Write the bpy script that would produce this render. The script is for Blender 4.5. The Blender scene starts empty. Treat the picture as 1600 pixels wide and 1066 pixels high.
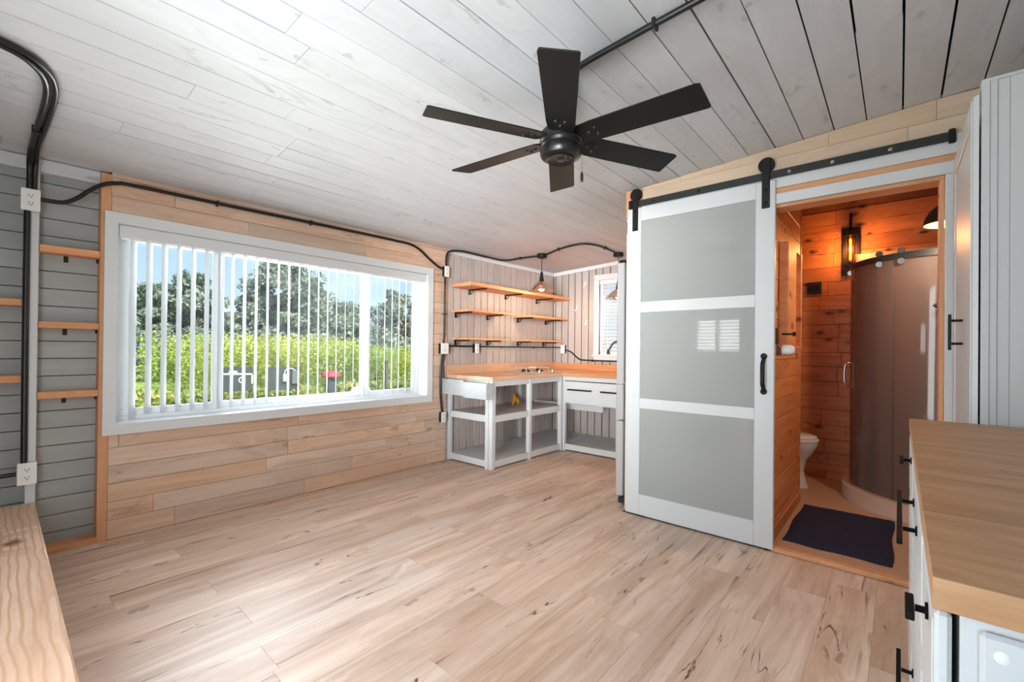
import bpy, bmesh, math, random
from mathutils import Vector, Matrix
R = random.Random(7)
S = bpy.context.scene
COL = S.collection
PI = math.pi

# ------------------------------------------------------------------ camera
def make_camera():
    yaw, pitch, roll = math.radians(40.8766), math.radians(.29302), math.radians(.58521)
    fw = Vector((-math.sin(yaw) * math.cos(pitch), math.cos(yaw) * math.cos(pitch), math.sin(pitch)))
    r = Vector((math.cos(yaw), math.sin(yaw), 0))
    up = r.cross(fw)
    r2 = r * math.cos(roll) + up * math.sin(roll)
    u2 = -r * math.sin(roll) + up * math.cos(roll)
    cd = bpy.data.cameras.new('camera')
    cd.sensor_width = 36
    cd.lens = 699.611 / 1600 * 36
    cd.shift_y = 7.7 / 1600
    cd.clip_start = .02
    co = bpy.data.objects.new('camera', cd)
    COL.objects.link(co)
    m = Matrix((r2, u2, -fw)).transposed().to_4x4()
    m.translation = (3.52907, 0, 1.16)
    co.matrix_world = m
    S.camera = co
make_camera()

# ------------------------------------------------------------------ view
S.view_settings.view_transform = 'Standard'
S.view_settings.look = 'None'
S.view_settings.exposure = 0.42
S.view_settings.gamma = 1
S.view_settings.use_curve_mapping = False
S.cycles.use_denoising = True
S.cycles.max_bounces = 10
S.cycles.diffuse_bounces = 5
S.cycles.glossy_bounces = 4
S.cycles.transparent_max_bounces = 24
S.cycles.sample_clamp_indirect = 4

# ------------------------------------------------------------------ world: blue sky with thin white clouds
def make_world():
    w = bpy.data.worlds.new('sky')
    S.world = w
    w.use_nodes = True
    nt = w.node_tree
    for n in list(nt.nodes):
        nt.nodes.remove(n)
    N = nt.nodes.new
    L = nt.links.new
    out = N('ShaderNodeOutputWorld')
    bg = N('ShaderNodeBackground')
    tc = N('ShaderNodeTexCoord')
    sep = N('ShaderNodeSeparateXYZ')
    L(tc.outputs['Generated'], sep.inputs[0])
    ramp = N('ShaderNodeValToRGB')
    ramp.color_ramp.elements[0].position = 0.0
    ramp.color_ramp.elements[0].color = (.62, .80, 1, 1)
    ramp.color_ramp.elements[1].position = .5
    ramp.color_ramp.elements[1].color = (.20, .46, 1, 1)
    L(sep.outputs['Z'], ramp.inputs[0])
    mp = N('ShaderNodeMapping')
    mp.inputs['Scale'].default_value = (1, 1, 3.2)
    L(tc.outputs['Generated'], mp.inputs[0])
    no = N('ShaderNodeTexNoise')
    no.inputs['Scale'].default_value = 4.0
    no.inputs['Detail'].default_value = 7
    L(mp.outputs[0], no.inputs['Vector'])
    cr = N('ShaderNodeValToRGB')
    cr.color_ramp.elements[0].position = .44
    cr.color_ramp.elements[0].color = (0, 0, 0, 1)
    cr.color_ramp.elements[1].position = .70
    cr.color_ramp.elements[1].color = (.7, .7, .7, 1)
    L(no.outputs[0], cr.inputs[0])
    mx = N('ShaderNodeMixRGB')
    mx.inputs[2].default_value = (.95, .98, 1, 1)
    L(cr.outputs[0], mx.inputs[0])
    L(ramp.outputs[0], mx.inputs[1])
    L(mx.outputs[0], bg.inputs[0])
    bg.inputs[1].default_value = SKY
    L(bg.outputs[0], out.inputs[0])
SKY = .9
make_world()

def add_light(name, kind, loc, energy, color=(1, 1, 1), size=None, size_y=None, rot=(0, 0, 0), radius=None, angle=None):
    d = bpy.data.lights.new(name, kind)
    d.energy = energy
    d.color = color
    if kind == 'AREA':
        d.shape = 'RECTANGLE'
        d.size = size
        d.size_y = size_y
    if radius is not None:
        d.shadow_soft_size = radius
    if angle is not None:
        d.angle = angle
    o = bpy.data.objects.new(name, d)
    COL.objects.link(o)
    o.location = loc
    o.rotation_euler = rot
    return o

# sun from the far side of the house, high
add_light('sun', 'SUN', (6, -4, 12), 6.8, (1, .95, .86), rot=(math.radians(40), 0, math.radians(95)), angle=math.radians(.6))
# lamps behind the camera: two added fills, then daylight at the small front window
add_light('room_fill', 'AREA', (2.58, -.53, 1.15), 33, (.92, .965, 1), .8, 1.9, rot=(math.radians(97), 0, math.radians(28)))  # unseen lamp added to brighten the room
add_light('kitchen_fill', 'AREA', (3.9, -2.4, 1.30), 24, (.92, .965, 1), 1.2, 1.8, rot=(math.radians(94), 0, math.radians(28))).data.spread = math.radians(36)  # unseen narrow-beam lamp added to brighten the kitchen
add_light('front_window_daylight', 'AREA', (1.667, -.57, 1.36), 5, (.97, .985, 1), .55, .42, rot=(math.radians(95), 0, 0))
# unseen lamp added above the wide window, standing in for brighter sky
add_light('window_fill', 'AREA', (-1.0, 1.63, 2.55), 240, (.92, .965, 1), 2.6, 1.0, rot=(0, math.radians(-53), 0))
# unseen lamp added below the wide window to brighten the ceiling from outside
add_light('ceiling_fill', 'AREA', (-1.05, 1.63, .02), 165, (.98, 1, .97), 2.6, .9, rot=(0, math.radians(-128), 0))

# ------------------------------------------------------------------ mesh helpers
WLOC = {}
class MB:
    def __init__(s):
        s.v = []
        s.f = []
    def add(s, vs, fs):
        n = len(s.v)
        s.v += [tuple(p) for p in vs]
        s.f += [tuple(i + n for i in f) for f in fs]
        return s
    def box(s, x0, x1, y0, y1, z0, z1, c=0.0):
        if c <= 0:
            vs = [(x0, y0, z0), (x1, y0, z0), (x1, y1, z0), (x0, y1, z0), (x0, y0, z1), (x1, y0, z1), (x1, y1, z1), (x0, y1, z1)]
            fs = [(0, 3, 2, 1), (4, 5, 6, 7), (0, 1, 5, 4), (1, 2, 6, 5), (2, 3, 7, 6), (3, 0, 4, 7)]
            return s.add(vs, fs)
        c = min(c, .45 * min(x1 - x0, y1 - y0, z1 - z0))
        vs = []
        X = (x0, x1); Y = (y0, y1); Z = (z0, z1)
        # 24 verts: for each corner, one per axis face
        idx = {}
        for i in (0, 1):
            for j in (0, 1):
                for k in (0, 1):
                    sx, sy, sz = (c if i == 0 else -c), (c if j == 0 else -c), (c if k == 0 else -c)
                    idx[i, j, k, 'x'] = len(vs); vs.append((X[i], Y[j] + sy, Z[k] + sz))
                    idx[i, j, k, 'y'] = len(vs); vs.append((X[i] + sx, Y[j], Z[k] + sz))
                    idx[i, j, k, 'z'] = len(vs); vs.append((X[i] + sx, Y[j] + sy, Z[k]))
        fs = []
        g = lambda i, j, k, a: idx[i, j, k, a]
        for i in (0, 1):
            q = [g(i, 0, 0, 'x'), g(i, 1, 0, 'x'), g(i, 1, 1, 'x'), g(i, 0, 1, 'x')]
            fs.append(q if i else q[::-1])
            q = [g(0, i, 0, 'y'), g(0, i, 1, 'y'), g(1, i, 1, 'y'), g(1, i, 0, 'y')]
            fs.append(q if i else q[::-1])
            q = [g(0, 0, i, 'z'), g(1, 0, i, 'z'), g(1, 1, i, 'z'), g(0, 1, i, 'z')]
            fs.append(q if i else q[::-1])
        for i in (0, 1):
            for j in (0, 1):
                q = [g(i, j, 0, 'x'), g(i, j, 1, 'x'), g(i, j, 1, 'y'), g(i, j, 0, 'y')]
                fs.append(q if i != j else q[::-1])
                q = [g(i, 0, j, 'x'), g(i, 0, j, 'z'), g(i, 1, j, 'z'), g(i, 1, j, 'x')]
                fs.append(q if i != j else q[::-1])
                q = [g(0, i, j, 'y'), g(1, i, j, 'y'), g(1, i, j, 'z'), g(0, i, j, 'z')]
                fs.append(q if i != j else q[::-1])
        for i in (0, 1):
            for j in (0, 1):
                for k in (0, 1):
                    fs.append((g(i, j, k, 'x'), g(i, j, k, 'y'), g(i, j, k, 'z')))
        return s.add(vs, fs)
    def hexa(s, p):   # 8 points, bottom four then top four
        return s.add(p, [(0, 3, 2, 1), (4, 5, 6, 7), (0, 1, 5, 4), (1, 2, 6, 5), (2, 3, 7, 6), (3, 0, 4, 7)])
    def prism(s, pts, d):   # polygon of 3D points extruded by vector d
        n = len(pts)
        d = Vector(d)
        vs = [Vector(p) for p in pts] + [Vector(p) + d for p in pts]
        fs = [tuple(range(n))[::-1], tuple(range(n, 2 * n))] + [(i, (i + 1) % n, n + (i + 1) % n, n + i) for i in range(n)]
        return s.add(vs, fs)
    def tube(s, pts, r, n=10, cap=True):
        pts = [Vector(p) for p in pts]
        if not isinstance(r, (list, tuple)):
            r = [r] * len(pts)
        t0 = (pts[1] - pts[0]).normalized()
        a = Vector((0, 0, 1)) if abs(t0.z) < .9 else Vector((1, 0, 0))
        u = t0.cross(a).normalized()
        vs = []
        for i, p in enumerate(pts):
            t = (pts[min(i + 1, len(pts) - 1)] - pts[max(i - 1, 0)]).normalized()
            u = (u - t * u.dot(t)).normalized()
            w = t.cross(u)
            for k in range(n):
                q = 2 * PI * k / n
                vs.append(p + (u * math.cos(q) + w * math.sin(q)) * r[i])
        fs = []
        for i in range(len(pts) - 1):
            for k in range(n):
                fs.append((i * n + k, i * n + (k + 1) % n, (i + 1) * n + (k + 1) % n, (i + 1) * n + k))
        if cap:
            fs.append(tuple(range(n))[::-1])
            fs.append(tuple((len(pts) - 1) * n + k for k in range(n)))
        return s.add(vs, fs)
    def lathe(s, prof, c, n=32, axis='z', cap=False):
        vs = []
        for (r, h) in prof:
            for k in range(n):
                q = 2 * PI * k / n
                a, b = r * math.cos(q), r * math.sin(q)
                vs.append((c[0] + a, c[1] + b, c[2] + h) if axis == 'z' else ((c[0] + h, c[1] + a, c[2] + b) if axis == 'x' else (c[0] + a, c[1] + h, c[2] + b)))
        fs = []
        for i in range(len(prof) - 1):
            for k in range(n):
                fs.append((i * n + k, i * n + (k + 1) % n, (i + 1) * n + (k + 1) % n, (i + 1) * n + k))
        if cap:
            fs.append(tuple(range(n))[::-1])
            fs.append(tuple((len(prof) - 1) * n + k for k in range(n)))
        return s.add(vs, fs)
    def build(s, name, mat, parent=None, smooth=None, origin=None, fixn=False):
        xs, ys, zs = zip(*s.v)
        if origin is None:
            origin = ((min(xs) + max(xs)) / 2, (min(ys) + max(ys)) / 2, (min(zs) + max(zs)) / 2)
        O = Vector(origin)
        me = bpy.data.meshes.new(name)
        me.from_pydata([tuple(Vector(p) - O) for p in s.v], [], s.f)
        if fixn:
            bm = bmesh.new(); bm.from_mesh(me)
            bmesh.ops.recalc_face_normals(bm, faces=bm.faces)
            bm.to_mesh(me); bm.free()
        me.materials.append(M[mat] if isinstance(mat, str) else mat)
        if smooth is not None:
            for p in me.polygons:
                p.use_smooth = True
            me.set_sharp_from_angle(angle=math.radians(smooth))
        me.update()
        o = bpy.data.objects.new(name, me)
        COL.objects.link(o)
        WLOC[o.name] = O
        if parent is not None:
            o.parent = parent
            o.location = O - WLOC[parent.name]
        else:
            o.location = O
        return o

def thing(name, loc, label, cat, group=None, kind=None):
    o = bpy.data.objects.new(name, None)
    COL.objects.link(o)
    o.location = loc
    o.empty_display_size = .1
    WLOC[o.name] = Vector(loc)
    return tag(o, label, cat, group, kind)
def tag(o, label, cat, group=None, kind=None):
    o['label'] = label
    o['category'] = cat
    if group:
        o['group'] = group
    if kind:
        o['kind'] = kind
    return o
def lab(o, label):
    o['label'] = label
    return o
def smoothpath(pts, n=8):
    pts = [Vector(p) for p in pts]
    out = []
    for i in range(len(pts) - 1):
        p0, p1, p2, p3 = pts[max(i - 1, 0)], pts[i], pts[i + 1], pts[min(i + 2, len(pts) - 1)]
        for k in range(n):
            t = k / n
            out.append(.5 * ((2 * p1) + (-p0 + p2) * t + (2 * p0 - 5 * p1 + 4 * p2 - p3) * t * t + (-p0 + 3 * p1 - 3 * p2 + p3) * t ** 3))
    out.append(pts[-1])
    return out

# ------------------------------------------------------------------ materials
M = {}
def lin(c):
    return tuple(((x / 255) / 12.92 if x / 255 <= .04045 else ((x / 255 + .055) / 1.055) ** 2.4) for x in c) + (1,)
def base_mat(name):
    m = bpy.data.materials.new(name)
    m.use_nodes = True
    nt = m.node_tree
    b = nt.nodes['Principled BSDF']
    M[name] = m
    return m, nt, b
def flat(name, c, rough=.5, metal=0, spec=.4, noise=0, nscale=20, emit=None, estr=0, bump=0):
    m, nt, b = base_mat(name)
    b.inputs['Base Color'].default_value = lin(c)
    b.inputs['Roughness'].default_value = rough
    b.inputs['Metallic'].default_value = metal
    b.inputs['Specular IOR Level'].default_value = spec
    if noise or bump:
        tc = nt.nodes.new('ShaderNodeTexCoord')
        no = nt.nodes.new('ShaderNodeTexNoise')
        no.inputs['Scale'].default_value = nscale
        no.inputs['Detail'].default_value = 5
        nt.links.new(tc.outputs['Object'], no.inputs['Vector'])
        if noise:
            hs = nt.nodes.new('ShaderNodeMapRange')
            hs.inputs['To Min'].default_value = 1 - noise
            hs.inputs['To Max'].default_value = 1 + noise
            nt.links.new(no.outputs[0], hs.inputs[0])
            mx = nt.nodes.new('ShaderNodeMixRGB')
            mx.blend_type = 'MULTIPLY'
            mx.inputs[0].default_value = 1
            mx.inputs[1].default_value = lin(c)
            nt.links.new(hs.outputs[0], mx.inputs[2])
            nt.links.new(mx.outputs[0], b.inputs['Base Color'])
        if bump:
            bp = nt.nodes.new('ShaderNodeBump')
            bp.inputs['Strength'].default_value = bump
            bp.inputs['Distance'].default_value = .003
            nt.links.new(no.outputs[0], bp.inputs['Height'])
            nt.links.new(bp.outputs[0], b.inputs['Normal'])
    if emit:
        b.inputs['Emission Color'].default_value = lin(emit)
        b.inputs['Emission Strength'].default_value = estr
    return m

def wood(name, light, dark, axis='Y', cross=None, along=1.2, across=14, rough=.5, spec=.3, vary=.12, tint=None, knots=0.0, knotcol=(95, 60, 40),
         kscale=3.0, ksize=.085, contrast=1.0, fibre=.09, warp=1.6, patch=0.0, patchcol=(172, 132, 104), crack=0.0, crackcol=(92, 66, 50), streak=0.0, streakcol=(95, 75, 62), bump=.08, rings=0.0):
    m, nt, b = base_mat(name)
    N = nt.nodes.new
    L = nt.links.new
    tc = N('ShaderNodeTexCoord')
    oi = N('ShaderNodeObjectInfo')
    sc = N('ShaderNodeVectorMath'); sc.operation = 'SCALE'
    comb = N('ShaderNodeCombineXYZ')
    for i, k in enumerate((37.0, 53.0, 71.0)):
        mu = N('ShaderNodeMath'); mu.operation = 'MULTIPLY'
        mu.inputs[1].default_value = k
        L(oi.outputs['Random'], mu.inputs[0])
        L(mu.outputs[0], comb.inputs[i])
    ad = N('ShaderNodeVectorMath'); ad.operation = 'ADD'
    L(tc.outputs['Object'], ad.inputs[0])
    L(comb.outputs[0], ad.inputs[1])
    def mapped(a, c):
        mp = N('ShaderNodeMapping')
        v = [c, c, c]
        v['XYZ'.index(axis)] = a
        mp.inputs['Scale'].default_value = v
        L(ad.outputs[0], mp.inputs[0])
        return mp.outputs[0]
    cross = cross or {'Y': 'X', 'X': 'Z', 'Z': 'Y'}[axis]
    sep = N('ShaderNodeSeparateXYZ')
    L(ad.outputs[0], sep.inputs[0])
    def planar(a, c):
        cb = N('ShaderNodeCombineXYZ')
        for i, (ax, k) in enumerate(((axis, a), (cross, c))):
            mu_ = N('ShaderNodeMath'); mu_.operation = 'MULTIPLY'; mu_.inputs[1].default_value = k
            L(sep.outputs[ax], mu_.inputs[0]); L(mu_.outputs[0], cb.inputs[i])
        return cb.outputs[0]
    kd = None
    if knots:
        vo = N('ShaderNodeTexVoronoi')
        vo.voronoi_dimensions = '2D'
        vo.inputs['Scale'].default_value = 1.0
        jn = N('ShaderNodeTexNoise'); jn.inputs['Scale'].default_value = 14
        L(ad.outputs[0], jn.inputs['Vector'])
        js = N('ShaderNodeVectorMath'); js.operation = 'SCALE'; js.inputs['Scale'].default_value = .16
        L(jn.outputs['Color'], js.inputs[0])
        jv = N('ShaderNodeVectorMath'); jv.operation = 'ADD'
        L(planar(kscale * .6, kscale * 1.15), jv.inputs[0]); L(js.outputs[0], jv.inputs[1])
        L(jv.outputs[0], vo.inputs['Vector'])
        kd = vo.outputs['Distance']
    n1 = N('ShaderNodeTexNoise')
    n1.inputs['Scale'].default_value = 1.0
    n1.inputs['Detail'].default_value = 6
    n1.inputs['Roughness'].default_value = .62
    n1.inputs['Distortion'].default_value = .7
    if kd is not None:
        wr_ = N('ShaderNodeMapRange'); wr_.inputs['From Max'].default_value = .34
        wr_.inputs['To Min'].default_value = warp; wr_.inputs['To Max'].default_value = 0
        L(kd, wr_.inputs[0])
        wa = N('ShaderNodeVectorMath'); wa.operation = 'ADD'
        L(mapped(along, across), wa.inputs[0]); L(wr_.outputs[0], wa.inputs[1])
        L(wa.outputs[0], n1.inputs['Vector'])
    else:
        L(mapped(along, across), n1.inputs['Vector'])
    mr = N('ShaderNodeMapRange')
    mr.inputs['From Min'].default_value = .5 - .22 / contrast
    mr.inputs['From Max'].default_value = .5 + .22 / contrast
    L(n1.outputs[0], mr.inputs[0])
    c1 = N('ShaderNodeMixRGB')
    c1.inputs[1].default_value = lin(dark)
    c1.inputs[2].default_value = lin(light)
    L(mr.outputs[0], c1.inputs[0])
    col = c1.outputs[0]
    # fine fibre
    n2 = N('ShaderNodeTexNoise')
    n2.inputs['Scale'].default_value = 1.0
    n2.inputs['Detail'].default_value = 3
    L(mapped(along * 3, across * 9), n2.inputs['Vector'])
    fr = N('ShaderNodeMapRange')
    fr.inputs['To Min'].default_value = 1 - fibre
    fr.inputs['To Max'].default_value = 1 + fibre
    L(n2.outputs[0], fr.inputs[0])
    f1 = N('ShaderNodeMixRGB'); f1.blend_type = 'MULTIPLY'; f1.inputs[0].default_value = 1
    L(col, f1.inputs[1]); L(fr.outputs[0], f1.inputs[2])
    col = f1.outputs[0]
    if rings:
        wv = N('ShaderNodeTexWave')
        wv.wave_type = 'BANDS'
        wv.bands_direction = 'Y' if axis == 'X' else 'X'
        wv.inputs['Scale'].default_value = rings
        wv.inputs['Distortion'].default_value = 6
        wv.inputs['Detail'].default_value = 2
        wv.inputs['Detail Scale'].default_value = .7
        L(mapped(.55, 1.6), wv.inputs['Vector'])
        wr = N('ShaderNodeMapRange')
        wr.inputs['From Min'].default_value = .0
        wr.inputs['From Max'].default_value = .45
        L(wv.outputs['Fac'], wr.inputs[0])
        wm = N('ShaderNodeMixRGB'); wm.inputs[1].default_value = lin(dark)
        L(wr.outputs[0], wm.inputs[0]); L(col, wm.inputs[2])
        col = wm.outputs[0]
    if patch:
        n5 = N('ShaderNodeTexNoise')
        n5.inputs['Scale'].default_value = 1.0
        n5.inputs['Detail'].default_value = 5
        n5.inputs['Roughness'].default_value = .6
        n5.inputs['Distortion'].default_value = .5
        L(mapped(along * 1.3, across * .55), n5.inputs['Vector'])
        p1 = N('ShaderNodeMapRange')
        p1.inputs['From Min'].default_value = .50
        p1.inputs['From Max'].default_value = .68
        p1.inputs['To Max'].default_value = patch
        L(n5.outputs[0], p1.inputs[0])
        pm = N('ShaderNodeMixRGB')
        pm.inputs[2].default_value = lin(patchcol)
        L(p1.outputs[0], pm.inputs[0]); L(col, pm.inputs[1])
        col = pm.outputs[0]
    if crack:
        n6 = N('ShaderNodeTexNoise')
        n6.inputs['Scale'].default_value = 1.0
        n6.inputs['Detail'].default_value = 5
        n6.inputs['Distortion'].default_value = 1.4
        L(mapped(along * 1.0, across * .6), n6.inputs['Vector'])
        sb = N('ShaderNodeMath'); sb.operation = 'SUBTRACT'; sb.inputs[1].default_value = .5
        L(n6.outputs[0], sb.inputs[0])
        ab = N('ShaderNodeMath'); ab.operation = 'ABSOLUTE'
        L(sb.outputs[0], ab.inputs[0])
        c2 = N('ShaderNodeMapRange')
        c2.inputs['From Min'].default_value = .003
        c2.inputs['From Max'].default_value = .011
        c2.inputs['To Min'].default_value = 1
        c2.inputs['To Max'].default_value = 0
        L(ab.outputs[0], c2.inputs[0])
        n7 = N('ShaderNodeTexNoise')
        n7.inputs['Scale'].default_value = 1.0
        n7.inputs['Detail'].default_value = 2
        L(mapped(along * 3.2, across * .7), n7.inputs['Vector'])
        c3 = N('ShaderNodeMapRange')
        c3.inputs['From Min'].default_value = .54
        c3.inputs['From Max'].default_value = .66
        c3.inputs['To Max'].default_value = crack
        L(n7.outputs[0], c3.inputs[0])
        cm = N('ShaderNodeMath'); cm.operation = 'MULTIPLY'
        L(c2.outputs[0], cm.inputs[0]); L(c3.outputs[0], cm.inputs[1])
        cx_ = N('ShaderNodeMixRGB')
        cx_.inputs[2].default_value = lin(crackcol)
        L(cm.outputs[0], cx_.inputs[0]); L(col, cx_.inputs[1])
        col = cx_.outputs[0]
    if streak:
        n3 = N('ShaderNodeTexNoise')
        n3.inputs['Scale'].default_value = 1.0
        n3.inputs['Detail'].default_value = 4
        n3.inputs['Distortion'].default_value = 1.2
        L(mapped(along * 1.1, across * 1.7), n3.inputs['Vector'])
        s1 = N('ShaderNodeMapRange')
        s1.inputs['From Min'].default_value = .63
        s1.inputs['From Max'].default_value = .74
        s1.inputs['To Max'].default_value = streak
        L(n3.outputs[0], s1.inputs[0])
        sm = N('ShaderNodeMixRGB')
        sm.inputs[2].default_value = lin(streakcol)
        L(s1.outputs[0], sm.inputs[0]); L(col, sm.inputs[1])
        col = sm.outputs[0]
    if knots:
        k1 = N('ShaderNodeMapRange')
        k1.inputs['From Min'].default_value = .025
        k1.inputs['From Max'].default_value = ksize
        k1.inputs['To Min'].default_value = knots
        k1.inputs['To Max'].default_value = 0
        L(kd, k1.inputs[0])
        km = N('ShaderNodeMixRGB')
        km.inputs[2].default_value = lin(knotcol)
        L(k1.outputs[0], km.inputs[0]); L(col, km.inputs[1])
        col = km.outputs[0]
    # board to board change
    if tint:
        tr = N('ShaderNodeValToRGB')
        els = tr.color_ramp.elements
        while len(els) < len(tint):
            els.new(.5)
        for i, t in enumerate(tint):
            els[i].position = i / max(1, len(tint) - 1)
            els[i].color = (t[0], t[1], t[2], 1)
        wn = N('ShaderNodeTexWhiteNoise'); wn.noise_dimensions = '1D'
        L(oi.outputs['Random'], wn.inputs['W'])
        L(wn.outputs['Value'], tr.inputs[0])
        tm = N('ShaderNodeMixRGB'); tm.blend_type = 'MULTIPLY'; tm.inputs[0].default_value = 1
        L(col, tm.inputs[1]); L(tr.outputs[0], tm.inputs[2])
        col = tm.outputs[0]
    vr = N('ShaderNodeMapRange')
    vr.inputs['To Min'].default_value = 1 - vary
    vr.inputs['To Max'].default_value = 1 + vary
    L(oi.outputs['Random'], vr.inputs[0])
    vm = N('ShaderNodeMixRGB'); vm.blend_type = 'MULTIPLY'; vm.inputs[0].default_value = 1
    L(col, vm.inputs[1]); L(vr.outputs[0], vm.inputs[2])
    L(vm.outputs[0], b.inputs['Base Color'])
    b.inputs['Roughness'].default_value = rough
    b.inputs['Specular IOR Level'].default_value = spec
    if bump:
        bp = N('ShaderNodeBump')
        bp.inputs['Strength'].default_value = bump
        bp.inputs['Distance'].default_value = .002
        L(n2.outputs[0], bp.inputs['Height'])
        L(bp.outputs[0], b.inputs['Normal'])
    return m

def glass(name, tint=(255, 255, 255), gloss=.04, rough=.0, haze=0.0, hazecol=(200, 200, 200)):
    m = bpy.data.materials.new(name)
    m.use_nodes = True
    nt = m.node_tree
    for n in list(nt.nodes):
        nt.nodes.remove(n)
    N = nt.nodes.new; L = nt.links.new
    out = N('ShaderNodeOutputMaterial')
    tr = N('ShaderNodeBsdfTransparent'); tr.inputs[0].default_value = lin(tint)
    gl = N('ShaderNodeBsdfGlossy'); gl.inputs['Roughness'].default_value = rough
    fr = N('ShaderNodeFresnel'); fr.inputs[0].default_value = 1.45
    ge = N('ShaderNodeNewGeometry')
    mu = N('ShaderNodeMath'); mu.operation = 'MULTIPLY'; mu.inputs[1].default_value = gloss / .04
    L(fr.outputs[0], mu.inputs[0])
    cl = N('ShaderNodeMath'); cl.operation = 'MINIMUM'; cl.inputs[1].default_value = .9
    L(mu.outputs[0], cl.inputs[0])
    base = tr.outputs[0]
    if haze:
        df = N('ShaderNodeBsdfDiffuse'); df.inputs[0].default_value = lin(hazecol)
        tl = N('ShaderNodeBsdfTranslucent'); tl.inputs[0].default_value = lin(hazecol)
        ad = N('ShaderNodeMixShader'); ad.inputs[0].default_value = .5
        L(df.outputs[0], ad.inputs[1]); L(tl.outputs[0], ad.inputs[2])
        mh = N('ShaderNodeMixShader'); mh.inputs[0].default_value = haze
        L(tr.outputs[0], mh.inputs[1]); L(ad.outputs[0], mh.inputs[2])
        base = mh.outputs[0]
    ms = N('ShaderNodeMixShader')
    L(cl.outputs[0], ms.inputs[0]); L(base, ms.inputs[1]); L(gl.outputs[0], ms.inputs[2])
    L(ms.outputs[0], out.inputs[0])
    M[name] = m
    return m

WHITE = (207, 209, 208)
flat('white_paint', WHITE, .38, spec=.4)
flat('white_trim', (217, 219, 218), .4)
flat('white_vinyl', (240, 242, 243), .3, spec=.45)

flat('white_plastic', (235, 235, 230), .35)
flat('slot_dark', (40, 38, 36), .6)
flat('black_metal', (17, 17, 17), .5, spec=.35)
flat('handle_black', (16, 16, 16), .65, spec=.12)
flat('black_satin', (20, 20, 19), .33, spec=.4)
flat('blade_black', (20, 20, 20), .5, spec=.22)
flat('iron_grey', (46, 48, 46), .45, spec=.4)
flat('conduit_black', (22, 22, 23), .32, spec=.5)
flat('seam_dark', (16, 16, 15), .9, spec=.05)
flat('dark_gap', (44, 42, 39), .9, spec=.1)
flat('dark_gap_wood', (92, 70, 54), .9, spec=.1)
flat('dark_bath', (60, 36, 24), .9, spec=.1)
flat('shell', (170, 170, 168), .8)
flat('galvanized', (188, 191, 191), .5, metal=.15, noise=.22, nscale=26)
flat('stainless', (200, 200, 198), .35, metal=.45)
flat('chrome', (215, 215, 215), .12, metal=1)
flat('dark_gasket', (38, 38, 38), .7)
flat('frost_glass', (159, 162, 157), .03, spec=.5)
flat('rug_navy', (46, 50, 70), .95, spec=.05, noise=.5, nscale=160, bump=.9)
flat('porcelain', (238, 238, 236), .12, spec=.5)
flat('bath_floor', (186, 152, 124), .45, noise=.08, nscale=3)
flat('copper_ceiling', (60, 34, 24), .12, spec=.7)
flat('tray_acrylic', (216, 190, 170), .25)
flat('brass_inside', (214, 140, 44), .35, emit=(255, 190, 80), estr=.0)
flat('yellow_plastic', (205, 150, 30), .45)
flat('grey_pipe', (120, 122, 122), .4, metal=.5)
flat('cream_slat', (238, 238, 234), .4)
flat('outside_black', (62, 66, 70), .6)
flat('outside_red', (200, 50, 66), .35)
flat('bark', (92, 82, 70), .9)
flat('post_wood', (90, 78, 68), .9)
flat('tarp_white', (210, 206, 200), .7)
flat('bulb_warm', (255, 220, 170), .3, emit=(255, 214, 150), estr=26)
flat('filament', (255, 180, 60), .3, emit=(255, 150, 40), estr=30)
flat('bulb_lamp', (255, 220, 150), .3, emit=(255, 190, 90), estr=8)
flat('roofing', (120, 118, 115), .9)
flat('copper_rose', (120, 84, 74), .25, metal=.6)
glass('window_glass', (252, 254, 255), .035)
glass('shade_glass', (196, 166, 158), .16, haze=.22, hazecol=(150, 100, 90))
glass('amber_glass', (250, 170, 90), .08)
glass('shower_glass', (206, 190, 182), .05, rough=.06, haze=.42, hazecol=(196, 178, 168))

wood('ceiling_board', (211, 213, 214), (199, 201, 202), 'Y', 'X', .8, 7, .55, vary=.025, knots=.4, knotcol=(160, 160, 156), kscale=2.4, ksize=.032, fibre=.03, crack=.5, crackcol=(150, 150, 146), bump=.03)
wood('floor_plank', (234, 213, 196), (196, 168, 146), 'Y', 'X', .75, 11, .44, spec=.34, vary=.06, knots=.5, knotcol=(122, 88, 66), kscale=1.6, ksize=.035, warp=.5, contrast=1.15, patch=.6, patchcol=(182, 142, 114), crack=1.0, streak=.9, streakcol=(108, 82, 64),
     tint=[(1.03, 1.01, .99), (.90, .85, .80), (1.0, .97, .94), (.97, .98, 1.0), (.94, .88, .82), (1.02, .98, .95)], bump=.04)
wood('wall_plank', (224, 199, 178), (197, 168, 144), 'Y', 'Z', 1.0, 11, .6, vary=.05, knots=.55, knotcol=(150, 108, 78), kscale=1.6, ksize=.06, streak=.35, streakcol=(150, 122, 98), crack=.6, crackcol=(140, 104, 78),
     tint=[(1.05, .95, .86), (.96, 1.0, 1.06), (1.02, 1.0, .97), (.90, .92, .95), (1.05, .93, .82), (1.02, 1.0, .99)])
wood('wall_plank_x', (222, 202, 178), (203, 177, 150), 'X', 'Z', 1.0, 11, .6, vary=.04, knots=.5, knotcol=(150, 112, 84), kscale=1.6, ksize=.06,
     tint=[(1.03, .97, .9), (.98, .99, 1.02), (1.02, 1.0, .97), (1.0, .95, .88)])
wood('grey_siding', (174, 176, 172), (158, 160, 156), 'Y', 'Z', 1.0, 14, .6, vary=.05, contrast=.8, fibre=.04)
wood('grey_vertical', (190, 180, 173), (166, 155, 147), 'Z', 'Y', 1.0, 12, .6, vary=.05, contrast=.8, fibre=.05)
wood('pine_stud', (226, 172, 130), (202, 144, 102), 'Z', 'Y', 1.0, 16, .6, vary=.06, knots=.4)
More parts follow.
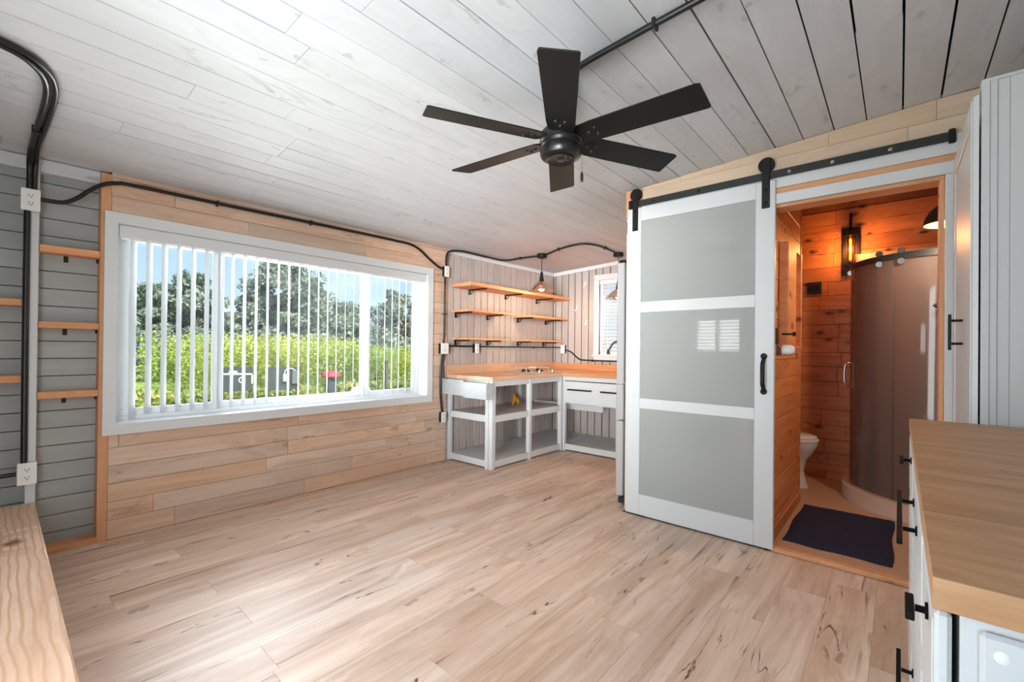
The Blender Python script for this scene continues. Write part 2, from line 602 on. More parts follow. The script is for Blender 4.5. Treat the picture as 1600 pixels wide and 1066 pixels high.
wood('pine_y', (226, 170, 124), (200, 140, 96), 'Y', 'Z', 1.4, 16, .55, vary=.08, knots=.7, knotcol=(110, 62, 40))
wood('pine_x', (226, 172, 128), (200, 144, 102), 'X', 'Z', 1.4, 16, .55, vary=.06, knots=.5)
wood('cedar_shelf', (234, 172, 122), (208, 138, 92), 'Y', 'X', 1.4, 18, .5, vary=.06)
wood('bench_pine', (240, 214, 190), (204, 160, 128), 'X', 'Y', 1.1, 7, .45, vary=.02, knots=.9, knotcol=(112, 66, 44), kscale=2.4, ksize=.09, rings=8.0)
wood('butcher_y', (232, 196, 166), (206, 162, 128), 'Y', 'X', 1.6, 14, .38, spec=.4, vary=.07, tint=[(1.03, 1, .98), (.95, .9, .86), (1, .96, .92)])
wood('butcher_x', (222, 166, 118), (190, 126, 80), 'X', 'Y', 1.6, 14, .38, spec=.4, vary=.08, tint=[(1.03, 1, .96), (.95, .9, .86), (1, .96, .92)])
wood('dresser_top', (208, 168, 126), (164, 116, 76), 'X', 'Y', 3.0, 16, .42, spec=.35, vary=.08, tint=[(1.04, 1.02, .98), (.80, .70, .60), (1, .98, .95), (.92, .84, .76), (.98, .94, .9)])
wood('cedar_bath', (220, 148, 94), (184, 108, 62), 'X', 'Z', 1.2, 11, .45, spec=.35, vary=.10, knots=.95, knotcol=(70, 36, 20), kscale=4.4, ksize=.12, streak=.35, streakcol=(128, 68, 38))
wood('cedar_bath_y', (226, 158, 104), (194, 118, 72), 'Y', 'Z', 1.2, 11, .45, spec=.35, vary=.10, knots=.85, knotcol=(84, 44, 26), kscale=3.2, ksize=.09, streak=.3, streakcol=(134, 74, 42))

def vane_material():
    m, nt, b = base_mat('vane_vinyl')
    b.inputs['Base Color'].default_value = lin((236, 237, 239))
    b.inputs['Roughness'].default_value = .45
    tl = nt.nodes.new('ShaderNodeBsdfTranslucent')
    tl.inputs[0].default_value = lin((240, 241, 243))
    ms = nt.nodes.new('ShaderNodeMixShader')
    ms.inputs[0].default_value = .6
    nt.links.new(b.outputs[0], ms.inputs[1])
    nt.links.new(tl.outputs[0], ms.inputs[2])
    nt.links.new(ms.outputs[0], nt.nodes['Material Output'].inputs[0])
vane_material()
# foliage / ground
def foliage(name, c1, c2, scale, trans=.35):
    m, nt, b = base_mat(name)
    N = nt.nodes.new; L = nt.links.new
    tc = N('ShaderNodeTexCoord')
    no = N('ShaderNodeTexNoise'); no.inputs['Scale'].default_value = scale; no.inputs['Detail'].default_value = 3
    L(tc.outputs['Object'], no.inputs['Vector'])
    mr = N('ShaderNodeMapRange'); mr.inputs['From Min'].default_value = .35; mr.inputs['From Max'].default_value = .65
    L(no.outputs[0], mr.inputs[0])
    mx = N('ShaderNodeMixRGB'); mx.inputs[1].default_value = lin(c1); mx.inputs[2].default_value = lin(c2)
    L(mr.outputs[0], mx.inputs[0])
    L(mx.outputs[0], b.inputs['Base Color'])
    b.inputs['Roughness'].default_value = .7
    b.inputs['Specular IOR Level'].default_value = .15
    tl = N('ShaderNodeBsdfTranslucent')
    L(mx.outputs[0], tl.inputs[0])
    ms = N('ShaderNodeMixShader'); ms.inputs[0].default_value = trans
    L(b.outputs[0], ms.inputs[1]); L(tl.outputs[0], ms.inputs[2])
    L(ms.outputs[0], nt.nodes['Material Output'].inputs[0])
foliage('tree_leaf', (124, 140, 122), (168, 176, 156), .5, .3)  # leaf tones greyed and lightened so the colour carries haze
foliage('tree_leaf_pale', (132, 150, 138), (170, 180, 166), .5, .3)  # paler copy, distance haze mixed into the leaf colour
foliage('weed_leaf', (136, 162, 66), (204, 208, 100), .6, .3)
foliage('weed_low', (120, 146, 70), (190, 190, 110), .9, .35)
foliage('lawn_blade', (150, 184, 70), (206, 216, 104), .8, .3)
flat('lawn', (150, 170, 84), .95, spec=.05, noise=.25, nscale=2)
flat('pine_end', (212, 160, 120), .6)

# ================================================================== STRUCTURE
SL = .058
def zc(x):
    return 2.178 + SL * x
YF, YB, XR = -.46, 4.95, 4.30       # front wall, back wall, right wall
YM = 2.98                            # face of the dividing wall
XK = -.02                            # kitchen board face

def st(o, label, cat):
    return tag(o, label, cat, None, 'structure')

# ---- floor
floor = MB().box(-.2, XR, YF, YB, -.12, -.008).build('floor', 'dark_gap_wood')
st(floor, 'pale maple plank floor with dark streaks across the room', 'floor')
PW = .178
x = 3.45 - 20 * PW
while x < XR:
    x0, x1 = max(x, -.02), min(x + PW, XR)
    if x1 - x0 > .02:
        y = YF - R.uniform(0, 1.1)
        while y < YB:
            y1 = y + 1.22
            a, b_ = max(y, YF), min(y1, YB)
            lim = YB if x0 < 2.0 else 2.955
            b_ = min(b_, lim)
            if b_ - a > .03:
                MB().box(x0 + .0002, x1 - .0002, a + .0002, b_ - .0002, -.008, 0, .0006).build('plank', 'floor_plank', floor)
            y = y1
    x += PW
bathfl = MB().box(2.2, XR, 2.985, YB, -.008, .02).build('floor_bath', 'bath_floor')
st(bathfl, 'tan vinyl floor inside the bathroom', 'floor')
tb = MB().box(2.97, 3.76, 2.945, 3.0, 0, .026, .006).build('trim_threshold', 'pine_x')
st(tb, 'pine threshold strip below the bathroom doorway', 'threshold')

# ---- ceiling
def ceil_hexa(x0, x1, y0, y1, d0, d1, ins=0.0):
    return [(x0, y0, zc(x0) + d0), (x1, y0, zc(x1) + d0), (x1, y1, zc(x1) + d0), (x0, y1, zc(x0) + d0),
            (x0, y0, zc(x0) + d1), (x1, y0, zc(x1) + d1), (x1, y1, zc(x1) + d1), (x0, y1, zc(x0) + d1)]
ceiling = MB().hexa(ceil_hexa(-.2, XR, YF, 3.0, .014, .05)).hexa(ceil_hexa(-.2, 2.3, 3.0, YB + .1, .014, .05)).build('ceiling', 'seam_dark')
st(ceiling, 'sloped whitewashed board ceiling with dark seams', 'ceiling')
CW = .1407
x = .58 - 6 * CW
while x < XR:
    x0, x1 = x, min(x + CW, XR)
    yend = 3.0 if x0 > 2.05 else YB
    y = YF - R.uniform(.3, 2.3)
    while y < yend:
        ln = R.uniform(1.9, 3.0)
        a, b_ = max(y, YF), min(y + ln, yend)
        if yend - b_ < .35:
            b_ = yend
        if b_ - a > .05 and x1 > -.15:
            g = R.choice((.0014, .0024, .0034, .0044, .0054))
            dz = R.uniform(0, .0022)
            p = ceil_hexa(x0 + g, x1 - g * .6, a + .0008, b_ - .0008, dz, .013)
            MB().hexa(p).build('ceiling_board', 'ceiling_board', ceiling)
        y += ln
        if b_ == yend:
            break
    x += CW
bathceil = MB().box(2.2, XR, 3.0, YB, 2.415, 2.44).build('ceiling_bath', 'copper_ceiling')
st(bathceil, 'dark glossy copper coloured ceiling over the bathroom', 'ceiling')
roof = MB().hexa([(-.6, -1.2, 2.30), (5.0, -1.2, 2.64), (5.0, 5.6, 2.64), (-.6, 5.6, 2.30), (-.6, -1.2, 2.36), (5.0, -1.2, 2.72), (5.0, 5.6, 2.72), (-.6, 5.6, 2.36)]).build('roof', 'roofing')  # unseen slab added to keep the sun off the rooms
st(roof, 'low sloped roof slab added above the cabin to block the sun', 'roof')

# ---- window wall (left)
WY0, WY1, WZ0, WZ1 = .414, 2.852, .622, 1.943      # outer casing
IY0, IY1, IZ0, IZ1 = .474, 2.786, .686, 1.879      # opening
mb = MB()
mb.box(-.20, -.115, YF, .40, -.1, 2.2)
mb.box(-.20, -.012, .44, IY0 - .02, -.1, 2.2)
mb.box(-.20, -.012, IY1 + .02, 3.06, -.1, 2.2)
mb.box(-.20, -.012, IY0 - .02, IY1 + .02, -.1, IZ0 - .02)
mb.box(-.20, -.012, IY0 - .02, IY1 + .02, IZ1 + .02, 2.2)
mb.box(-.20, -.032, 3.06, YB + .1, -.1, 2.2)
mb.box(-.20, -.115, .40, .44, -.1, 2.2)
wall_left = mb.build('wall_left', 'seam_dark')
st(wall_left, 'long window wall with pale planks, grey siding and grey kitchen boards', 'wall')

# horizontal pale planks around the window
PP = .107
def plank_course(z0, z1, y0, y1, nm='plank'):
    y = y0 - R.uniform(0, 1.0)
    while y < y1:
        ln = R.uniform(.75, 1.35)
        a, b_ = max(y, y0), min(y + ln, y1)
        if y1 - b_ < .12:
            b_ = y1
        if b_ - a > .02:
            dx = R.uniform(-.0015, .0015)
            MB().box(-.012, dx, a + .0008, b_ - .0008, z0 + .001, z1 - .001, .0015).build(nm, 'wall_plank', wall_left)
        if b_ == y1:
            break
        y += ln
k = 0
while True:
    z0 = max(.002, .010 + PP * (k)) if k else .002
    z1 = .010 + PP * (k + 1)
    k += 1
    if z0 > 2.17:
        break
    z1 = min(z1, 2.180)
    if z1 <= WZ0 + .03 or z0 >= WZ1 - .03:
        plank_course(z0, z1, .444, 3.05)
    elif z0 < WZ0 + .02 and z1 > WZ0:
        plank_course(z0, WZ0 + .03, .444, 3.05)
        plank_course(WZ0 + .03, z1, IY1 + .03, 3.05)
    else:
        plank_course(z0, z1, IY1 + .03, 3.05)
        # filler strip left of the casing is only the stud
# grey siding in the stud bays
z = .398 - .4 + .0
zs = [-.01 + i * .0985 for i in range(23)]
for (ya, yb) in ((YF, .118), (.146, .40)):
    for z in zs:
        MB().box(-.115, -.092 + R.uniform(-.0008, .0008), ya, yb, max(0.02, z) + .0035, min(z + .0985, 2.12), .003).build('siding_board', 'grey_siding', wall_left)
# studs, plates
lab(MB().box(-.115, -.002, .112, .152, 0, 2.17, .003).build('stud', 'white_paint', wall_left), 'white painted stud carrying the outlets')
lab(MB().box(-.115, -.0, .398, .444, 0, 2.165, .002).build('stud', 'pine_stud', wall_left), 'natural pine stud beside the window')
MB().box(-.095, -.001, .152, .398, .0, .034, .002).build('bottom_plate', 'pine_y', wall_left)
MB().box(-.095, -.001, YF, .112, .0, .034, .002).build('bottom_plate', 'pine_y', wall_left)
MB().box(-.115, -.03, YF, .112, 2.10, 2.172, .002).build('top_plate', 'ceiling_board', wall_left)
MB().box(-.115, -.03, .152, .398, 2.10, 2.172, .002).build('top_plate', 'ceiling_board', wall_left)

# vertical grey boards, kitchen side of the window wall
KP = .1025
y = 3.158 - KP
while y < YB:
    a, b_ = max(y, 3.052), min(y + KP, YB)
    if b_ - a > .01:
        MB().box(-.032, XK, a + .0055, b_ - .0055, .0, 2.165, .002).build('wall_board', 'grey_vertical', wall_left)
    y += KP

# ---- back wall with kitchen window
KX0, KX1, KZ0, KZ1 = .685, 1.30, 1.09, 2.02
mb = MB()
mb.box(-.2, KX0, YB + .012, YB + .14, -.1, 2.5)
mb.box(KX1, XR + .1, YB + .012, YB + .14, -.1, 2.5)
mb.box(KX0, KX1, YB + .012, YB + .14, -.1, KZ0)
mb.box(KX0, KX1, YB + .012, YB + .14, KZ1, 2.5)
wall_back = mb.build('wall_back', 'seam_dark')
st(wall_back, 'grey vertical board wall behind the kitchen counter', 'wall')
x = XK + .035 - KP
while x < 2.25:
    a, b_ = max(x, XK), min(x + KP, 2.25)
    if b_ - a > .01:
        segs = [(0, min(zc(a), zc(b_)) - .005)]
        if a < KX1 and b_ > KX0:
            segs = [(0, KZ0 - .02), (KZ1 + .02, min(zc(a), zc(b_)) - .005)]
            if a < KX0 - .03:
                MB().box(a + .0055, KX0 - .005, YB, YB + .012, KZ0 - .02, KZ1 + .02, .002).build('wall_board', 'grey_vertical', wall_back)
        for s0, s1 in segs:
            MB().box(a + .0055, b_ - .0055, YB, YB + .012, s0, s1, .002).build('wall_board', 'grey_vertical', wall_back)
    x += KP
# crown strips
t1 = MB().hexa([(XK, 3.06, 2.135), (XK + .016, 3.06, 2.135), (XK + .016, YB, 2.135), (XK, YB, 2.135), (XK, 3.06, 2.176), (XK + .016, 3.06, 2.177), (XK + .016, YB, 2.177), (XK, YB, 2.176)]).build('trim_1', 'white_trim')
st(t1, 'thin white ceiling trim above the kitchen shelves', 'trim')
t2 = MB().hexa([(XK, YB - .016, zc(XK) - .045), (2.2, YB - .016, zc(2.2) - .045), (2.2, YB, zc(2.2) - .045), (XK, YB, zc(XK) - .045),
                (XK, YB - .016, zc(XK) - .001), (2.2, YB - .016, zc(2.2) - .001), (2.2, YB, zc(2.2) - .001), (XK, YB, zc(XK) - .001)]).build('trim_2', 'white_trim')
st(t2, 'thin white ceiling trim over the kitchen window wall', 'trim')

# ---- dividing wall with bathroom doorway
DX0, DX1, DZ = 2.972, 3.690, 2.015
mb = MB()
def slab_x(mb, x0, x1, z0, y0, y1, top=.02):
    mb.hexa([(x0, y0, z0), (x1, y0, z0), (x1, y1, z0), (x0, y1, z0), (x0, y0, zc(x0) + top), (x1, y0, zc(x1) + top), (x1, y1, zc(x1) + top), (x0, y1, zc(x0) + top)])
slab_x(mb, 2.035, DX0 - .02, 0, YM + .012, 3.02)
slab_x(mb, DX1 + .02, XR, 0, YM + .012, 3.09)
slab_x(mb, DX0 - .02, DX1 + .02, DZ + .0, YM + .012, 3.09)
wall_mid = mb.build('wall_middle', 'dark_gap_wood')
st(wall_mid, 'dividing wall of pale planks carrying the sliding door', 'wall')
def mid_plank(x0, x1, z0, z1):
    za = z1 if z1 is not None else zc(x0)
    zb = z1 if z1 is not None else zc(x1)
    za, zb = min(za, zc(x0) - .001), min(zb, zc(x1) - .001)
    if min(za, zb) <= z0 + .004:
        if max(za, zb) <= z0 + .01:
            return
        za, zb = max(za, z0 + .002), max(zb, z0 + .002)
    yf = YM + R.uniform(-.0012, .0012)
    g = .0007
    MB().hexa([(x0 + g, yf, z0 + g), (x1 - g, yf, z0 + g), (x1 - g, YM + .012, z0 + g), (x0 + g, YM + .012, z0 + g),
               (x0 + g, yf, za - g), (x1 - g, yf, zb - g), (x1 - g, YM + .012, zb - g), (x0 + g, YM + .012, za - g)]).build('plank', 'wall_plank_x', wall_mid)
def mid_course(z0, z1, xs):
    for a, b_ in zip(xs[:-1], xs[1:]):
        mid_plank(a, b_, z0, z1)
mid_course(2.075, 2.182, (2.035, 2.62, 3.27, 3.71, XR))
mid_course(2.182, 2.289, (2.035, 2.93, 3.555, XR))
mid_course(2.289, 2.396, (2.035, 2.42, 3.23, 3.66, XR))
mid_course(2.396, 2.5, (3.4, XR))
k = 0
while k * .107 + .04 < 2.07:      # wall behind the sliding door and beside the wardrobe
    z0 = .01 + k * .1045
    z1 = min(z0 + .1045, 2.075)
    MB().box(2.035, DX0 - .02, YM, YM + .012, z0 + .0007, z1 - .0007, .001).build('plank', 'wall_plank_x', wall_mid)
    MB().box(DX1 + .05, XR, YM, YM + .012, z0 + .0007, z1 - .0007, .001).build('plank', 'wall_plank_x', wall_mid)
    k += 1
lab(MB().box(2.037, 2.155, YM - .018, YM, 2.105, zc(2.04) - .002, .002).build('end_block', 'pine_x', wall_mid), 'short pine block at the free wall end')
lab(MB().box(2.155, 3.77, YM - .016, YM, 2.108, 2.200, .003).build('header_board', 'white_trim', wall_mid), 'white board behind the door track')
lab(MB().box(2.155, 3.77, YM - .006, YM, 2.076, 2.107, .002).build('strip', 'pine_x', wall_mid), 'pine strip between casing and white board')

# doorway: casing and jambs
door1 = thing('door_1', (3.33, 3.0, 0), 'white cased bathroom doorway with pine jambs', 'doorway', kind='structure')
MB().box(DX0 - .03, DX1 + .06, YM - .016, YM + .0, 2.015, 2.075, .003).build('head_casing', 'white_trim', door1)
MB().box(DX1 + .001, DX1 + .06, YM - .016, YM + .0, 0, 2.014, .003).build('side_casing', 'white_trim', door1)
MB().box(DX0, DX1, YM - .004, 3.10, 1.994, 2.014, .002).build('head_jamb', 'pine_x', door1)
MB().box(DX1 - .018, DX1, YM - .004, 3.10, .026, 1.994, .002).build('side_jamb', 'pine_stud', door1)
for zz in (1.93, 1.87, .95, .35):
    MB().lathe([(0, 0), (.0045, 0), (.0045, .002), (0, .002)], (DX1 - .0195, 3.03, zz), 8, 'x').build('screw', 'slot_dark', door1)

# bathroom partition, back, right and hidden left walls
wall_bl = MB().box(2.90, 2.938, 3.02, 4.03, 0, 2.42).build('wall_bath_left', 'dark_bath')
st(wall_bl, 'short knotty cedar partition just inside the bathroom doorway', 'wall')
zs = [.02, .12, .235, .355, .48, .605, .73, .855, .98, 1.105, 1.23, 1.355, 1.48, 1.605, 1.73, 1.855, 1.98, 2.105, 2.23, 2.34, 2.41]
for a, b_ in zip(zs[:-1], zs[1:]):
    MB().box(2.938, 2.952 + R.uniform(-.001, .001), 3.02, 4.03, a + .001, b_ - .001, .003).build('plank', 'cedar_bath_y', wall_bl)
MB().box(2.895, 2.958, 4.03, 4.045, .02, 2.41, .002).build('end_trim', 'cedar_bath_y', wall_bl)
MB().box(2.952, 2.966, 3.02, 4.03, .02, .095, .003).build('base_strip', 'cedar_bath_y', wall_bl)
wall_bb = MB().box(2.2, XR, 4.90, YB, 0, 2.5).build('wall_bath_back', 'dark_bath')
st(wall_bb, 'knotty cedar plank wall at the back of the bathroom', 'wall')
zs = [.02, .09, .15, .25, .374, .50, .64, .76, .895, 1.025, 1.15, 1.28, 1.40, 1.53, 1.66, 1.785, 1.91, 2.04, 2.165, 2.29, 2.415]
for a, b_ in zip(zs[:-1], zs[1:]):
    cut = R.uniform(2.95, 3.3)
    MB().box(2.2, cut - .0006, 4.885 + R.uniform(-.001, .001), 4.90, a + .001, b_ - .001, .003).build('plank', 'cedar_bath', wall_bb)
    MB().box(cut + .0006, XR, 4.885 + R.uniform(-.001, .001), 4.90, a + .001, b_ - .001, .003).build('plank', 'cedar_bath', wall_bb)
wall_br = MB().box(4.10, XR, 3.09, 4.885, 0, 2.415).build('wall_bath_right', 'cedar_bath_y')
st(wall_br, 'cedar wall behind the shower', 'wall')
wall_bh = MB().box(2.2, 2.25, 3.80, 4.885, 0, 2.415).box(2.25, 2.9, 3.80, 3.85, 0, 2.415).build('wall_bath_inner', 'cedar_bath')  # unseen wall added to stop light leaking into the bathroom
st(wall_bh, 'hidden cedar wall added beside the toilet against light leaks', 'wall')

# right and front walls (mostly outside the frame)
wall_right = MB().box(XR, XR + .1, YF - .1, YB + .1, -.1, 2.5).build('wall_right', 'shell')
st(wall_right, 'plain wall behind the wardrobe and dresser', 'wall')
FX0, FX1, FZ0, FZ1 = 1.39, 1.945, 1.15, 1.57
mb = MB()
mb.box(-.2, FX0, YF - .1, YF, -.1, 2.5)
mb.box(FX0, FX1, YF - .1, YF, -.1, FZ0)
mb.box(FX0, FX1, YF - .1, YF, FZ1, 2.5)
mb.box(FX1, 2.16, YF - .1, YF, -.1, 2.5)
mb.box(2.16, 4.15, YF - .1, YF, 2.20, 2.5)  # lintel over an opening widened to let the added lamps in
mb.box(4.15, XR, YF - .1, YF, -.1, 2.5)
wall_front = mb.build('wall_front', 'shell')
st(wall_front, 'wall behind the camera with small window and wide opening for added lamps', 'wall')
win3 = thing('window_3', ((FX0 + FX1) / 2, YF, FZ0), 'small front window seen mirrored in the sliding door glass', 'window', kind='structure')
for z0 in [FZ0 + .01 + .045 * i for i in range(9)]:
    MB().hexa([(FX0, YF - .06, z0), (FX1, YF - .06, z0), (FX1, YF - .02, z0 + .012), (FX0, YF - .02, z0 + .012),
               (FX0, YF - .06, z0 + .003), (FX1, YF - .06, z0 + .003), (FX1, YF - .02, z0 + .015), (FX0, YF - .02, z0 + .015)]).build('slat', 'cream_slat', win3)
MB().box((FX0 + FX1) / 2 - .022, (FX0 + FX1) / 2 + .022, YF - .09, YF - .005, FZ0, FZ1).build('mullion', 'white_vinyl', win3)

# ---- main window
win1 = thing('window_1', (0, (IY0 + IY1) / 2, IZ0), 'wide white framed window with three panes onto the garden', 'window', kind='structure')
def casing(pts):
    MB().prism([(0.0005, p[0], p[1]) for p in pts], (.0205, 0, 0)).build('casing', 'white_trim', win1, fixn=True)
casing([(WY0, WZ0), (WY1, WZ0), (IY1, IZ0), (IY0, IZ0)])
casing([(WY0, WZ1), (IY0, IZ1), (IY1, IZ1), (WY1, WZ1)])
casing([(WY0, WZ0), (IY0, IZ0), (IY0, IZ1), (WY0, WZ1)])
casing([(WY1, WZ0), (WY1, WZ1), (IY1, IZ1), (IY1, IZ0)])
XO = -.20
MB().box(XO, 0, IY0 - .019, IY1 + .019, IZ0 - .019, IZ0, 0).build('sill', 'white_vinyl', win1)
MB().box(XO, 0, IY0 - .019, IY1 + .019, IZ1, IZ1 + .019, 0).build('head_jamb', 'white_vinyl', win1)
MB().box(XO, 0, IY0 - .019, IY0, IZ0, IZ1, 0).build('side_jamb', 'white_vinyl', win1)
MB().box(XO, 0, IY1, IY1 + .019, IZ0, IZ1, 0).build('side_jamb', 'white_vinyl', win1)
# vinyl frame and sashes
fx0, fx1 = -.185, -.115
MB().box(fx0, fx1, IY0, IY1, IZ0, IZ0 + .028, .003).box(fx0, fx1, IY0, IY1, IZ1 - .03, IZ1, .003).box(fx0, fx1, IY0, IY0 + .035, IZ0 + .028, IZ1 - .03, .003).box(fx0, fx1, IY1 - .035, IY1, IZ0 + .028, IZ1 - .03, .003).build('frame', 'white_vinyl', win1)
def sash(y0, y1, xa, xb, w0, w1):
    s_ = MB().box(xa, xb, y0, y1, IZ0 + .028, IZ0 + .073, .004).box(xa, xb, y0, y1, IZ1 - .07, IZ1 - .03, .004).box(xa, xb, y0, y0 + w0, IZ0 + .073, IZ1 - .07, .004).box(xa, xb, y1 - w1, y1, IZ0 + .073, IZ1 - .07, .004).build('sash', 'white_vinyl', win1)
    MB().box((xa + xb) / 2 - .003, (xa + xb) / 2 + .003, y0 + w0 - .004, y1 - w1 + .004, IZ0 + .07, IZ1 - .067).build('pane', 'window_glass', s_)
    return s_
sash(IY0 + .03, 1.055, -.145, -.118, .045, .055)
sash(1.035, 2.215, -.178, -.150, .045, .05)
sash(2.165, IY1 - .03, -.145, -.118, .062, .045)
MB().box(-.118, -.108, 1.005, 1.02, 1.2, 1.29, .002).build('latch', 'white_vinyl', win1)
MB().box(-.118, -.108, 2.19, 2.205, 1.26, 1.34, .002).build('latch', 'white_vinyl', win1)

# ---- kitchen window
win2 = thing('window_2', ((KX0 + KX1) / 2, YB, KZ0), 'white kitchen window partly hidden by the fridge', 'window', kind='structure')
MB().box(KX0 - .072, KX0, YB - .016, YB, KZ0, KZ1 + .07, .003).build('casing', 'white_trim', win2)
MB().box(KX1, KX1 + .07, YB - .016, YB, KZ0, KZ1 + .07, .003).build('casing', 'white_trim', win2)
MB().box(KX0, KX1, YB - .016, YB, KZ1, KZ1 + .07, .003).build('casing', 'white_trim', win2)
MB().box(KX0 - .085, KX1 + .085, YB - .04, YB + .02, KZ0 - .022, KZ0, .004).build('sill', 'white_trim', win2)
MB().box(KX0 - .07, KX1 + .07, YB - .012, YB, KZ0 - .075, KZ0 - .022, .003).build('apron', 'white_trim', win2)
MB().box(KX0, KX0 + .03, YB + .02, YB + .12, KZ0, KZ1).box(KX1 - .03, KX1, YB + .02, YB + .12, KZ0, KZ1).box(KX0, KX1, YB + .02, YB + .12, KZ0, KZ0 + .03).box(KX0, KX1, YB + .02, YB + .12, KZ1 - .03, KZ1).build('frame', 'white_vinyl', win2)
MB().box(KX0 + .03, KX1 - .03, YB + .10, YB + .104, KZ0 + .03, KZ1 - .03).build('pane', 'window_glass', win2)
blind2 = thing('window_blind', ((KX0 + KX1) / 2, YB + .03, KZ0), 'white horizontal slat blind in the kitchen window', 'blind')
MB().box(KX0 + .005, KX1 - .005, YB - .005, YB + .05, KZ1 - .05, KZ1 - .002, .003).build('headrail', 'white_vinyl', blind2)
z = KZ0 + .05
while z < KZ1 - .06:
    MB().hexa([(KX0 + .01, YB + .002, z + .008), (KX1 - .01, YB + .002, z + .008), (KX1 - .01, YB + .044, z - .008), (KX0 + .01, YB + .044, z - .008),
               (KX0 + .01, YB + .002, z + .0105), (KX1 - .01, YB + .002, z + .0105), (KX1 - .01, YB + .044, z - .0055), (KX0 + .01, YB + .044, z - .0055)]).build('slat', 'cream_slat', blind2)
    z += .044
MB().box(KX0 + .01, KX1 - .01, YB + .002, YB + .042, KZ0 + .004, KZ0 + .02, .003).build('bottom_rail', 'white_vinyl', blind2)
for xx in (KX0 + .12, KX1 - .12):
    MB().tube([(xx, YB + .0, KZ0 + .015), (xx, YB + .0, KZ1 - .03)], .0012, 6).build('cord', 'cream_slat', blind2)

# ================================================================== BLINDS OF THE MAIN WINDOW
vb = thing('vertical_blind', (-.05, 1.63, IZ0), 'white vertical vane blind hanging open in the wide window', 'blind')
MB().box(-.085, -.006, IY0 + .004, IY1 - .004, 1.806, 1.8775, .003).build('valance', 'white_trim', vb)
MB().box(-.07, -.03, IY0 + .02, IY1 - .02, 1.800, 1.810, .001).build('headrail', 'white_vinyl', vb)
ang = math.radians(31)
def vane(y, zb, a, flip=1):
    mb = MB()
    n = 6
    vs = []
    for i in range(n + 1):
        t = -.0445 + .089 * i / n
        bow = .0022 * (1 - (2 * i / n - 1) ** 2)
        for off in (0, .0012):
            px = -.05 - t * math.cos(a) + (bow + off) * math.sin(a)
            py = y + t * math.sin(a) + (bow + off) * math.cos(a)
            vs.append((px, py, zb)); vs.append((px, py, 1.804))
    fs = []
    for i in range(n):
        p, q = 4 * i, 4 * (i + 1)
        fs += [(p, q, q + 1, p + 1), (p + 2, p + 3, q + 3, q + 2), (p, p + 2, q + 2, q), (p + 1, q + 1, q + 3, p + 3)]
    fs += [(0, 1, 3, 2), (4 * n, 4 * n + 2, 4 * n + 3, 4 * n + 1)]
    mb.add(vs, fs)
    return mb.build('vane', 'vane_vinyl', vb, smooth=40)
vane(.556, .697, math.radians(30))
for i in range(1, 27):
    vane(.556 + .0777 * i, .722, ang + R.uniform(-.02, .02))

# ================================================================== LEFT BAY SHELVES AND BENCH
def bay_shelf(y0, y1, z0, z1, label, mat='pine_y', mid=None):
    t = thing('wall_shelf', (-.05, (y0 + y1) / 2, z0), label, 'shelf', 'pine shelves in the stud bays')
    MB().box(-.091, .004, y0, y1, z0, z1, .003).build('board', mat, t)
    for yy in (mid or []):
        b = MB().box(-.091, -.083, yy - .009, yy + .009, z0 - .035, z0, .002).build('bracket', 'black_metal', t)
    MB().box(-.08, -.06, y1 - .008, y1, z0 - .022, z0, .001).build('bracket', 'black_metal', t)
    return t
bay_shelf(.153, .397, 1.660, 1.700, 'top reddish pine shelf between white stud and window', 'cedar_shelf', [.262])
bay_shelf(.153, .397, 1.244, 1.281, 'middle pine shelf with a dark knot between stud and window', 'pine_y', [.262])
bay_shelf(.153, .397, .856, .895, 'lowest pine shelf between white stud and window', 'pine_y', [.262])
bay_shelf(YF, .111, 1.358, 1.395, 'upper pine shelf at the far left edge of the photo', 'pine_y')
bay_shelf(YF, .111, .950, .990, 'lower pine shelf at the far left edge of the photo', 'pine_y')

bench = thing('bench', (1.2, -.15, 0), 'low bench of wide knotty pine boards under the left shelves', 'bench')
MB().box(.002, 2.12, -.156, .150, .262, .305, .006).build('board', 'bench_pine', bench)
MB().box(.002, 2.12, YF + .004, -.160, .262, .305, .006).build('board', 'bench_pine', bench)
for xx in (.12, 1.1, 2.03):
    MB().box(xx - .045, xx + .045, -.38, .09, 0, .262, .004).build('leg', 'pine_stud', bench)

# ================================================================== OUTLETS AND CONDUIT
def duplex(mb_plate_parent, c, nrm, w=.034, h=.057, rz=True):
    pass
def outlet(name, loc, axis, label, w=.036, h=.058, depth=.03, back=.0, body='black_metal', group='duplex outlets'):
    """axis 'x' faces +X, 'ny' faces -Y."""
    x, y, z = loc
    t = thing(name, (x, y, z - h), label, 'outlet', group)
    def bx(a0, a1, u0, u1, z0, z1, c, nm, mat, par):
        if axis == 'x':
            return MB().box(x + a0, x + a1, y + u0, y + u1, z + z0, z + z1, c).build(nm, mat, par)
        return MB().box(x + u0, x + u1, y - a1, y - a0, z + z0, z + z1, c).build(nm, mat, par)
    bx(0, depth, -w + .002, w - .002, -h + .002, h - .002, .003, 'box', body, t)
    pl = bx(depth, depth + .006, -w, w, -h, h, .002, 'cover_plate', 'white_plastic', t)
    for dz in (-.021, .021):
        r = bx(depth + .006, depth + .008, -.017, .017, dz - .0145, dz + .0145, .003, 'receptacle', 'white_plastic', t)
        for u in (-.0065, .0065):
            bx(depth + .008, depth + .0086, u - .0014, u + .0014, dz - .001, dz + .008, 0, 'slot', 'slot_dark', r)
        bx(depth + .008, depth + .0086, -.0025, .0025, dz - .0095, dz - .0045, 0, 'slot', 'slot_dark', r)
    return t
outlet('wall_outlet', (.002, .117, 1.922), 'x', 'white outlet high on the stud where two black conduits meet', depth=.034, body='white_plastic')
outlet('wall_outlet', (.002, .119, .468), 'x', 'white outlet low on the stud just above the bench', depth=.034, body='white_plastic')
